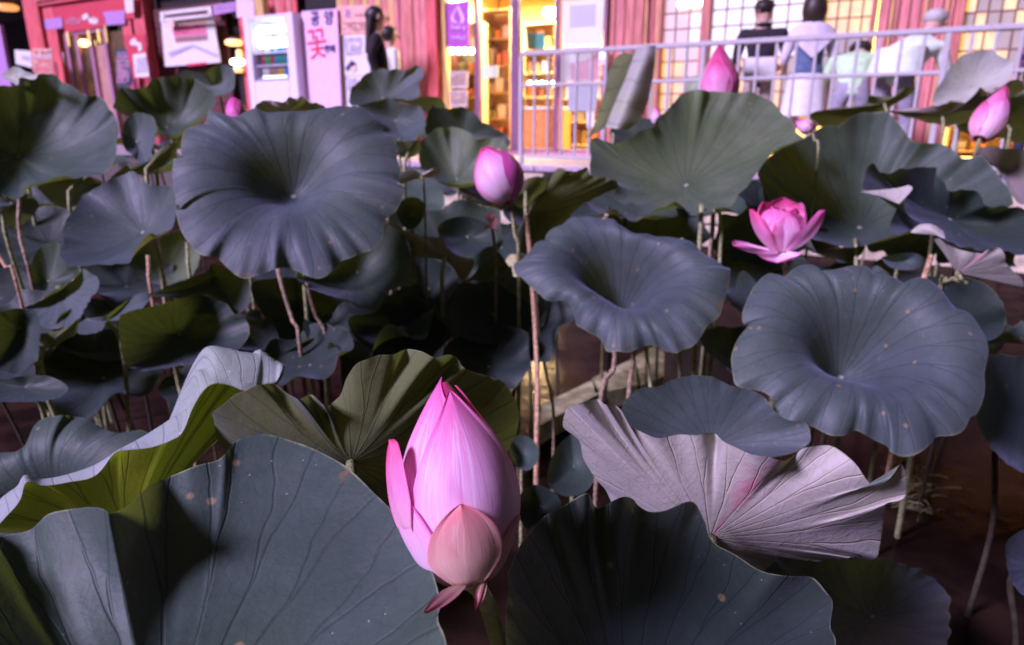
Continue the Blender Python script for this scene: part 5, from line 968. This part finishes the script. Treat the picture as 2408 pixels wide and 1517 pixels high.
lotus_leaf('teal leaf low in the water left of the pale leaf back', 'E', (300, 500), 1.15, tilt(-.05, 35),
  [(215,420),(260,370),(300,350),(370,400),(400,470),(395,560),(350,620),(270,640),(190,600),(180,520)], bowl=.02, mat=M_LEAF, wave=.02, nth=90, nr=12, seed=50, sr=.004)
lotus_leaf('dark leaf low between the large bud and the teal leaf', 'd', (1270, 1190), 1.0, tilt(.2, 35),
  [(1225,1160),(1260,1140),(1310,1165),(1320,1210),(1290,1250),(1240,1245),(1215,1200)], bowl=.02, mat=M_DARK, wave=.02, nth=80, nr=12, seed=52, sr=.004)
lotus_leaf('black-green leaf in deep shade at the bottom right', 'E', (1700, 1200), .98, tilt(.85, 12),
  [(1175,990),(1240,930),(1300,905),(1400,920),(1560,930),(1720,925),(1830,950),(1960,1010),(2040,1080),(2060,1200),(2040,1340),(1900,1500),(1600,1550),(1350,1450),(1230,1200)], bowl=.04, mat=M_DARK, wave=.02, nth=140, nr=20, seed=54)
lotus_leaf('deep green leaf at the bottom right corner of the frame', 'E', (2500, 950), 1.05, tilt(.2, 35),
  [(2320,880),(2360,820),(2440,790),(2600,800),(2650,950),(2560,1100),(2440,1120),(2350,1040)], bowl=.03, mat=M_DARK, wave=.02, nth=90, nr=12, smat=M_STEM_K, seed=56)
lotus_leaf('dark leaf behind the round blue leaf, lower right', 'd', (2260, 760), 1.62, tilt(.2, 35),
  [(2150,660),(2220,650),(2300,660),(2350,700),(2365,760),(2330,800),(2260,790),(2190,740)], bowl=.03, mat=M_DARK, wave=.03, nth=100, smat=M_STEM_K, seed=58)
lotus_leaf('dark leaf edge on the water by the red reflections at the left', 'd', (60, 910), 1.15, tilt(.0, 25),
  [(-40,900),(20,890),(80,882),(130,890),(160,915),(120,940),(40,945),(-40,940)], bowl=.01, mat=M_DARK, wave=.02, nth=80, nr=10, seed=59, sr=.004)
lotus_leaf('pale folded leaf top above the dark green leaf at the upper left', 't1', (150, 700), 2.0, tilt(-.4, 60),
  [(15,690),(60,640),(110,605),(170,605),(220,640),(280,660),(340,680),(300,720),(180,700),(160,770),(90,735)], bowl=.01, mat=M_GREY, wave=.02, nth=80, nr=12, seed=60)
lotus_leaf('yellow-olive leaf edge below the small upright violet leaf', 'a', (1130, 760), 1.85, nrm((.2, .5, .8)),
  [(800,900),(850,850),(930,800),(1030,800),(1120,720),(1200,660),(1275,650),(1270,740),(1200,800),(1130,850),(1060,880),(960,870),(880,890)], bowl=.012, mat=M_OLIVE, wave=.02, nth=90, nr=12, seed=64)
lotus_leaf('olive leaf edge under the big dark leaf at the left', 'a', (560, 930), 1.9, nrm((.1, .55, .8)),
  [(270,960),(330,935),(440,905),(560,900),(640,885),(740,925),(700,970),(600,1020),(560,1090),(480,1120),(380,1080),(320,1020)], bowl=.012, mat=M_OLIVE, wave=.03, nth=90, nr=12, seed=66)
lotus_leaf('dim olive leaf at the left edge, under the big dark leaf', 'a', (90, 1080), 1.85, nrm((.1, .5, .8)),
  [(-60,1010),(30,1020),(120,1060),(180,1010),(240,1030),(280,1100),(220,1190),(120,1260),(30,1250),(-60,1180)], bowl=.012, mat=M_OLIVE, wave=.03, nth=80, nr=12, seed=68)

# ---- the leaves nothing tells apart, dim between and behind the tall ones
fillers = []; 
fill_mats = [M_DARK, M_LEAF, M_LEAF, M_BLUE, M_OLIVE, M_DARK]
cells = []
for yy, dlo, dhi, step, r0 in ((330, 3.4, 4.6, 150, .16), (390, 2.7, 3.6, 165, .16), (470, 2.2, 2.8, 180, .15), (560, 2.0, 2.5, 190, .14), (650, 1.9, 2.2, 210, .13), (760, 1.6, 1.9, 200, .14), (850, 1.45, 1.7, 210, .13)):
    for k in range(int(2500 / step)): cells.append((yy, dlo, dhi, step, r0, k))
for yy, dlo, dhi, step, r0, k in cells:
    x = -40 + (k + .5 + rng.uniform(-.35, .35)) * step; y = yy + rng.uniform(-22, 22); d = rng.uniform(dlo, dhi)
    if 1120 < x < 1440 and y < 440: continue
    if 1260 < x < 1720 and y > 560: continue
    if x > 2000 and y < 360: continue
    if x < 540 and 430 < y < 600 and (k % 2): continue
    c = P(x, y, d)
    if c[2] < WATER_Z + .12: continue
    n = nrm((rng.uniform(-.35, .35), rng.uniform(-.75, -.05), 1)); r = r0 * rng.uniform(.8, 1.2)
    a1 = nrm(np.cross(n, (0, 1, 0.1))); a2 = np.cross(n, a1); th = np.arange(84)/84*2*math.pi
    rad = r * (1 + sum(rng.normal()*.035*np.cos(q*th + rng.uniform(0, 6)) for q in range(2, 8)))
    off = r * sum(rng.normal()*.05*np.cos(q*th + rng.uniform(0, 6)) for q in range(3, 9))
    R = c + np.outer(rad*np.cos(th), a1) + np.outer(rad*np.sin(th), a2); C = c - n*r*.28
    t = thing('lotus_leaf', 'dim lotus leaf half hidden among the taller leaves', 'lotus leaf', (C[0], C[1], WATER_Z), 'dim lotus leaves between the tall ones')
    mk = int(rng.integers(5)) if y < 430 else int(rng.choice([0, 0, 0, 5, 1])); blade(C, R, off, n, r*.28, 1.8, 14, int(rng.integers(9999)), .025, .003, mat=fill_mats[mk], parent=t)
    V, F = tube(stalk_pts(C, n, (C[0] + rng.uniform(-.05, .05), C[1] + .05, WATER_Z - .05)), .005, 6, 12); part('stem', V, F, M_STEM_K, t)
    fillers.append((t, x, y, mk))

# bare stalks
for lab, pts, d, m, r in (('pale bent stalk under the wide bluish leaf, leftmost of its bunch', [(1440,800),(1447,840),(1440,880),(1412,950)], 1.5, M_STEM_D, .0055),
      ('thin green stalk in front of the lit stone ledge', [(1517,790),(1521,840),(1527,885),(1530,960)], 1.56, M_STEM, .0045),
      ('upright pale stalk left in the close bunch of stalks', [(1604,560),(1600,700),(1598,830),(1597,900)], 1.72, M_STEM, .005),
      ('thick pale stalk in the middle of the close bunch', [(1650,480),(1642,640),(1635,800),(1630,890)], 1.78, M_STEM, .006),
      ('thin pinkish stalk between two pale stalks of the close bunch', [(1672,560),(1664,690),(1659,800),(1654,890)], 1.84, M_STEM_D, .005),
      ('thin grey stalk leaning beside the orange stalk', [(1262,690),(1268,790),(1285,880),(1302,985)], 1.72, M_STEM_D, .004),
      ('dim stalk below the slate-blue leaf, left of its pair', [(652,630),(668,690),(690,760),(705,810)], 1.55, M_STEM_D, .005),
      ('dim stalk below the slate-blue leaf, right of its pair', [(720,665),(735,720),(752,770),(765,800)], 1.6, M_STEM_D, .0045),
      ('bent stalk dropping from the big dark leaf at the left edge', [(46,470),(44,530),(54,590),(72,650)], 1.7, M_STEM_D, .005),
      ('orange-brown stalk under the violet-grey leaf', [(348,600),(350,640),(356,690)], 1.8, M_STEM_P, .005),
      ('green stalk left of the foot of the slate-blue leaf', [(440,570),(443,620),(448,660)], 1.85, M_STEM, .005),
      ('reddish stalk crossing the red water at the left edge', [(-10,590),(20,640),(45,690)], 1.6, M_STEM_P, .004),
      ('pinkish stalk stub between round leaf and pink-backed leaf', [(2190,600),(2175,650),(2165,700)], 1.5, M_STEM_P, .006)):
    pp = [P(x, y, d) for x, y in pts]; e = pp[-1]; pp.append(np.array([e[0], e[1] + .02, min(WATER_Z - .04, e[2] - .05)]))
    V, F = tube(pp, [r, r*.95, r*1.1], 8, 20); o = part('lotus_stalk', V, F, m); tag(o, lab, 'lotus stalk', 'bare lotus stalks')

# ------------------------------------------------------------------ lotus buds and flower
PK = dict(base=(.82, .56, .62), mid=(.82, .30, .56), tip=(.72, .05, .24))
M_PET = petal_mat('lotus_petal', **PK)
M_PETP = petal_mat('lotus_petal_pale', (.90, .70, .80), (.92, .56, .80), (.82, .12, .44))
M_PETC = petal_mat('lotus_petal_outer', (.84, .68, .52), (.88, .50, .46), (.78, .16, .26), cream=.25, tmix=.25)
M_PETD = petal_mat('lotus_petal_deep', (.74, .34, .46), (.72, .14, .36), (.60, .03, .18))
M_PETH = petal_mat('lotus_petal_magenta', (.80, .26, .56), (.78, .12, .48), (.66, .03, .30))
M_WILT = petal_mat('wilted_sepal', (.42, .30, .18), (.50, .22, .20), (.45, .10, .14))
def prof(cp):
    t_, r_ = zip(*cp)
    def f(t):                                                        # monotone-ish smooth interpolation
        return float(np.interp(t, T_, R_))
    s_ = spline([(a, b) for a, b in cp], 120); T_, R_ = np.maximum.accumulate(s_[:, 0]), np.maximum(s_[:, 1], 0)
    return f
def petal(name, fr, L, Rm, pf, phi0, w, t0, t1, off, mat, parent, flare=0.0, nu=15, nv=26, keel=.03, twist=0.0, pw=2.6, blunt=.62, basew=.55, lean=0.0):
    B, a, f, s_ = fr; V = []; UV = []
    for j in range(nv):
        v = j/(nv-1); t_ = t0 + (t1-t0)*v
        wid = math.radians(w) * (max(0, 1 - v**pw)) ** blunt * (basew + (1-basew)*min(1, v*2.6)**.7) + .004
        for i in range(nu):
            u = 2*i/(nu-1) - 1
            ph = math.radians(phi0 + twist*v) + u*wid
            r = Rm*pf(t_) + off*min(1, v*6 + .25) + flare*v**2.2 + keel*Rm*(1-abs(u))**2*.6*v + (.0012 if abs(u) > .9 else 0)*1
            ax = t_*L - flare*.25*v**3 + lean*v*v
            V.append(B + a*ax + (f*math.cos(ph) + s_*math.sin(ph))*r); UV.append((i/(nu-1), v))
    F = grid_faces(nu, nv, False)
    cen_ = np.mean(V, 0); F = orient(V, F, cen_ - (B + a*L*(t0+t1)/2))
    return part(name, V, F, mat, parent, True, UV)
def bud(label, base, tip, d0, d1, width, cp, petals, stem, sdep, cat='lotus bud', sr=.005, smat=None, core=None, wstem=None, name='lotus_bud', group='pink lotus buds'):
    B, T = P(*base, d0), P(*tip, d1); a = T - B; L = np.linalg.norm(a); a /= L
    view = nrm(CAM - (B+T)/2); f = nrm(view - a*np.dot(view, a)); s_ = np.cross(a, f)
    if np.dot(s_, RIGHT) < 0: s_ = -s_
    Rm = width/2/VF*(d0+d1)/2; pf = prof(cp)
    pp = [B + a*.004] + [P(x, y, sdep[0] + (sdep[1]-sdep[0])*i/max(1, len(stem)-1)) for i, (x, y) in enumerate(stem)]
    if wstem: pp = [B + a*.004] + [B + np.array(q) for q in wstem]
    e = pp[-1]
    if e[2] > WATER_Z: pp.append(np.array([e[0], e[1] + .03, WATER_Z - .05]))
    t = thing(name, label, cat, (pp[-1][0], pp[-1][1], WATER_Z), group)
    V, F = tube(pp, [sr*.9, sr, sr*1.05], 12, 60); part('stem', V, F, smat or M_STEM, t)
    # inner heart closes the gaps between petals
    V = []; nv, nu = 22, 18
    for j in range(nv):
        q = j/(nv-1); r = Rm*pf(q*.97)*.93
        for i in range(nu):
            ph = 2*math.pi*i/nu; V.append(B + a*(q*.97*L) + (f*math.cos(ph) + s_*math.sin(ph))*r)
    UV = [(i/nu*3 % 1, j/(nv-1)) for j in range(nv) for i in range(nu)]
    F = orient(V, grid_faces(nu, nv), f); part('heart', V, grid_faces(nu, nv), core or M_PETD, t, True, UV)
    for k in petals: petal('petal', (B, a, f, s_), L, Rm, pf, parent=t, **k)
    return t, (B, a, f, s_, L, Rm)
def Q(phi0, w, t1, off, mat=None, t0=0.0, **k): return dict(phi0=phi0, w=w, t0=t0, t1=t1, off=off, mat=mat or M_PET, **k)
EGG = [(0,.22),(.05,.45),(.15,.72),(.30,.94),(.43,1.0),(.56,.93),(.68,.76),(.80,.51),(.91,.25),(1,0.0)]
big, bf_ = bud('largest pink lotus bud in front, with a small cream outer petal', (1102,1378), (1040,886), .47, .49, 264, EGG,
   [Q(-35,80,1.0,.0, M_PETP, nu=25, nv=40), Q(160,70,.98,.001,M_PET), Q(95,62,.95,.0022,M_PET, nu=23, nv=40), Q(-150,60,.96,.001,M_PET), Q(18,66,.925,.0036,M_PETP, nu=27, nv=44, keel=.05),
    Q(-72,52,.54,.0048,M_PETP, nu=21, nv=34), Q(-60,21,.74,.0050,M_PET, flare=.0125, nu=17, nv=36, keel=.16, blunt=.42, t0=.27, lean=.002, basew=.35), Q(2,47,.415,.0070,M_PETC, nu=25, nv=34, blunt=.78, pw=2.0, basew=.24, keel=.07), Q(70,40,.30,.0045,M_PETC)],
   [(0,0)], (.485, .46), sr=.0066, wstem=[(.006,.006,-.006),(.013,.010,-.026),(.022,.012,-.07),(.034,.016,-.16),(.04,.03,-.4)], smat=plain('lotus_stalk_lit_tone', (.56, .58, .36), .6, .3, var=.25, scale=90, bump=.4))  # stalk colour lightened in place of light falling on it
# wilted sepals hanging below the big bud
def sliver(name, pts, wid, mat, parent, up):
    c_ = spline([P(x, y, d) for x, y, d in pts], 16); T = np.gradient(c_, axis=0); V = []; UV = []
    for i in range(16):
        q = i/15; sd_ = nrm(np.cross(T[i], up)); w_ = wid*math.sin(math.pi*min(.97, .12+.85*q))**.8
        for k in range(7):
            u = k/3 - 1; V.append(c_[i] + sd_*w_*u + np.asarray(up)*(.0022*math.cos(u*7)+.001*math.cos(u*3))); UV.append((k/6, q))
    return part(name, V, grid_faces(7, 16, False), mat, parent, True, UV)
sliver('wilted_sepal', [(1092,1370,.455),(1060,1394,.435),(1030,1417,.420),(998,1441,.410)], .0052, M_WILT, big, nrm((-.3, -.8, .4)))
sliver('wilted_sepal', [(1140,1366,.455),(1132,1388,.448),(1126,1408,.445),(1120,1434,.444)], .0032, M_WILT, big, nrm((-.1, -.9, .2)))
bud('plump magenta bud with a split blunt tip, centre', (1195,477), (1142,345), 1.62, 1.64, 108, [(0,.28),(.08,.58),(.22,.86),(.38,1.0),(.55,.95),(.70,.78),(.85,.50),(1,.15)],
   [Q(-60,70,1.0,.001,M_PETP), Q(150,80,.93,.0,M_PETH), Q(80,70,.96,.002,M_PET), Q(-8,55,.90,.004,M_PETP,keel=.06), Q(55,40,.80,.005,M_PETH), Q(-40,40,.97,.002,M_PET)], [(1203,492),(1212,560),(1220,640)], (1.64, 1.68), sr=.005, core=M_PETD)
bud('deep pink bud standing behind the pale green leaf, before the railing', (1690,262), (1692,102), 2.35, 2.38, 82, [(0,.4),(.1,.72),(.3,.98),(.42,1.0),(.6,.82),(.75,.55),(.88,.27),(1,0)],
   [Q(-40,75,1.0,.0,M_PETD), Q(90,75,.98,.002,M_PETD), Q(180,75,.97,.0,M_PETD), Q(-10,58,.66,.006,M_PET,keel=.08), Q(60,40,.55,.006,M_PETD)], [(1688,330),(1680,500),(1670,640)], (2.36, 2.42), sr=.005, smat=M_STEM)
bud('slim pink bud with a sharp tip at the upper right', (2303,328), (2368,200), 2.15, 2.18, 68, [(0,.45),(.08,.72),(.22,.95),(.35,1.0),(.55,.86),(.72,.60),(.87,.30),(1,0)],
   [Q(-30,75,1.0,.0,M_PET), Q(100,75,.97,.001,M_PETD), Q(180,75,.96,.0,M_PET), Q(20,48,.66,.004,M_PETP,keel=.06), Q(-50,42,.55,.004,M_PET), Q(70,38,.42,.004,M_PETC)], [(2297,350),(2285,400),(2278,470)], (2.16, 2.25), sr=.006, smat=M_STEM)
bud('small magenta bud tip above the slate-blue leaf', (560,285), (546,228), 1.75, 1.78, 44, [(0,.6),(.2,.95),(.4,1.0),(.6,.85),(.8,.5),(1,0)],
   [Q(-30,80,1.0,.0,M_PETH), Q(100,75,.97,.001,M_PETH), Q(180,75,.96,.0,M_PETH), Q(40,45,.7,.003,M_PETD)], [(560,330),(562,420)], (1.77, 1.8), sr=.004)
bud('white-pink bud tucked behind the right edge of the pale green leaf', (1908,306), (1872,284), 2.1, 2.12, 34, [(0,.6),(.2,.95),(.4,1.0),(.6,.85),(.8,.5),(1,.1)],
   [Q(-30,80,1.0,.0,M_PETP), Q(100,75,.97,.001,M_PETC), Q(180,75,.96,.0,M_PETP)], [(1915,330),(1918,420)], (2.1, 2.1), sr=.004)
bud('small whitish bud standing beside the rolled-up leaf', (1544,290), (1541,252), 2.3, 2.3, 24, [(0,.6),(.2,.95),(.4,1.0),(.6,.85),(.8,.5),(1,.1)],
   [Q(-30,80,1.0,.0,M_PETP), Q(100,75,.97,.001,M_PETP), Q(180,75,.96,.0,M_PETP)], [(1546,320),(1548,420)], (2.3, 2.3), sr=.004)
wf = thing('wilted_flower', 'withered brown flower head hanging in the shade left of the plump bud', 'lotus flower', (*P(1158, 540, 1.7)[:2], WATER_Z))
for a_, b_ in (((1150,520),(1142,500)), ((1156,522),(1160,498)), ((1160,526),(1176,512)), ((1152,528),(1140,538)), ((1158,530),(1170,545))): sliver('petal', [(1156,524,1.7), ((a_[0]+b_[0])/2,(a_[1]+b_[1])/2,1.69), (*b_,1.69)], .006, M_WILT, wf, nrm((0,-.9,.3)))
V, F = tube([P(1156,524,1.7), P(1163,580,1.72), P(1166,650,1.74), np.array([*wloc(wf)[:2], WATER_Z - .05])], .004); part('stem', V, F, M_STEM_D, wf)
# open flower
def open_flower(label, c, d, petals, stem, sdep):
    B = P(*c, d); up0 = nrm(P(c[0]-10, c[1]-100, d) - B + np.array([0, -.03, .0])); view = nrm(CAM - B)
    f = nrm(view - up0*np.dot(view, up0)); s_ = np.cross(up0, f); s_ = s_ if np.dot(s_, RIGHT) > 0 else -s_
    pp = [B] + [P(x, y, sdep) for x, y in stem]; e = pp[-1]; pp.append(np.array([e[0], e[1]+.02, WATER_Z - .05]))
    t = thing('lotus_flower', label, 'lotus flower', (pp[-1][0], pp[-1][1], WATER_Z))
    V, F = tube(pp, .0062, 10, 20); part('stem', V, F, M_STEM, t)
    for az, e0, e1, L, w, cup, r0, mat in petals:
        nv, nu = 26, 15; A = math.radians(az); rad = f*math.cos(A) + s_*math.sin(A); side = f*-math.sin(A) + s_*math.cos(A)
        V = []; UV = []; pos = B + rad*r0 - up0*.004; 
        for j in range(nv):
            v = j/(nv-1); el = math.radians(e0 + (e1-e0)*v**1.1)
            dr = rad*math.cos(el) + up0*math.sin(el); nn = rad*-math.sin(el) + up0*math.cos(el)     # inner face normal
            if j: pos = pos + dr*(L/(nv-1))
            wd = 1.1*w*(.34 + .66*min(1, v*2.1)**.8)*max(0, 1 - v**5.5)**.52 if v < .995 else .0012
            for i in range(nu):
                u = 2*i/(nu-1) - 1; V.append(pos + side*(wd*u*(1 - .12*cup*u*u)) + nn*(wd*cup*u*u*.75 - .001*math.cos(9*u))); UV.append((i/(nu-1), v))
        F = orient(V, grid_faces(nu, nv, False), -(rad*-math.sin(math.radians(e0)) + up0*math.cos(math.radians(e0))))
        part('petal', V, F, mat, t, True, UV)
    pod = MB(); Vp = []; 
    for j, (h, r) in enumerate(((.0, .006), (.012, .009), (.022, .012), (.024, .0115), (.0245, .003))):
        for i in range(14): q = 2*math.pi*i/14; Vp.append(B + up0*(h+.004) + (f*math.cos(q) + s_*math.sin(q))*r)
    part('seed_pod', Vp, grid_faces(14, 5) + [list(range(56, 70))], plain('lotus_seed_pod', (.55, .45, .10), .6), t)
    return t
open_flower('open pink lotus flower with spread petals, right of centre', (1836, 588), 1.45,
  [(-30,52,104,.104,.046,.62,.010,M_PETP), (30,48,98,.094,.044,.66,.010,M_PETP), (-78,36,88,.112,.043,.6,.012,M_PET), (78,22,84,.118,.042,.66,.014,M_PETP), (-58,2,34,.100,.036,.45,.014,M_PETP), (-4,-16,16,.070,.042,.45,.014,M_PETP),
   (58,54,102,.100,.043,.7,.010,M_PET), (125,44,96,.108,.044,.62,.010,M_PETP), (178,48,100,.116,.046,.62,.010,M_PET), (-128,44,96,.112,.045,.62,.010,M_PET), (-100,60,106,.100,.038,.7,.008,M_PETP), (150,66,112,.092,.036,.8,.006,M_PET), (15,68,120,.072,.030,.85,.006,M_PET), (-60,68,118,.076,.031,.85,.006,M_PETP), (95,70,120,.078,.031,.85,.006,M_PET)],
  [(1845,600),(1843,640),(1842,720)], 1.47)

# ------------------------------------------------------------------ leave out repeats that nothing of shows, and tell the dim leaves apart
bpy.context.view_layer.update(); dgr = bpy.context.evaluated_depsgraph_get()
def shown(o, every):
    me = o.data; mw = o.matrix_world; nv = len(me.vertices); hit = 0; tot = 0
    for i in range(0, nv, max(1, nv//every)):
        w = mw @ me.vertices[i].co; d = w - Vector(CAM); L = d.length; d.normalize(); tot += 1
        c = np.array(w) - CAM; z = c @ FWD; xx = VW/2 + VF*(c @ RIGHT)/z; yy = VH/2 - VF*(c @ UPV)/z
        if not (0 < xx < VW and 0 < yy < VH): continue
        org = Vector(CAM)
        for _ in range(5):
            ok, loc, nn, ix, ob, mt = S.ray_cast(dgr, org, d)
            if not ok: break
            if ob is not None and ob.original.name.startswith(('pane', 'glass_front')) and ob.original.material_slots[0].name == 'window_glass': org = loc + d*.003; continue
            break
        if ok and (ob.original == o or (loc - w).length < .006): hit += 1
    return hit/max(1, tot)
gone = []
for t_, x, y, mk in fillers:
    bl = [c for c in t_.children if c.name.startswith('blade')][0]
    if shown(bl, 90) < .035: gone.append(t_)
for o in goods:
    if shown(o, 24) < .05: gone.append(o)
traced = [(o, o.children) for o in COL.objects if o.type == 'EMPTY' and o.name.startswith('lotus_leaf') and o.get('group') == 'lotus leaves over the pond']
cent = []
for o, ch in traced:
    V_ = [np.array(c.matrix_world @ v.co) - CAM for c in ch if c.name.startswith('blade') for v in list(c.data.vertices)[::40]]
    cc = np.array([(VW/2 + VF*(q @ RIGHT)/(q @ FWD), VH/2 - VF*(q @ UPV)/(q @ FWD)) for q in V_]).mean(0); cent.append((cc, o['label']))
used_l = set(); tone = ['dark', 'dull green', 'grey-green', 'bluish', 'olive', 'blackish']; gs = set(gone)
for t_, x, y, mk in fillers:
    if t_ in gs: continue
    c = sorted(cent, key=lambda q: np.hypot(*(q[0] - (x, y))))
    for cc, lab in c[:8]:
        dx, dy = x - cc[0], y - cc[1]; dr = ('right of' if dx > 0 else 'left of') if abs(dx) > abs(dy) else ('below' if dy > 0 else 'above')
        w_ = lab.replace(',', '').split(); short = ' '.join(w_[:9])
        while short.split()[-1] in ('a', 'the', 'of', 'with', 'in', 'by', 'its', 'to', 'over', 'under', 'and', 'behind', 'beside', 'between', 'against', 'below', 'two', 'at'): short = ' '.join(short.split()[:-1])
        l_ = f"dim {tone[mk]} leaf {dr} the {short}"
        if l_ not in used_l: break
    used_l.add(l_); t_['label'] = l_
for o in gone:
    for c in list(o.children): bpy.data.objects.remove(c)
    bpy.data.objects.remove(o)
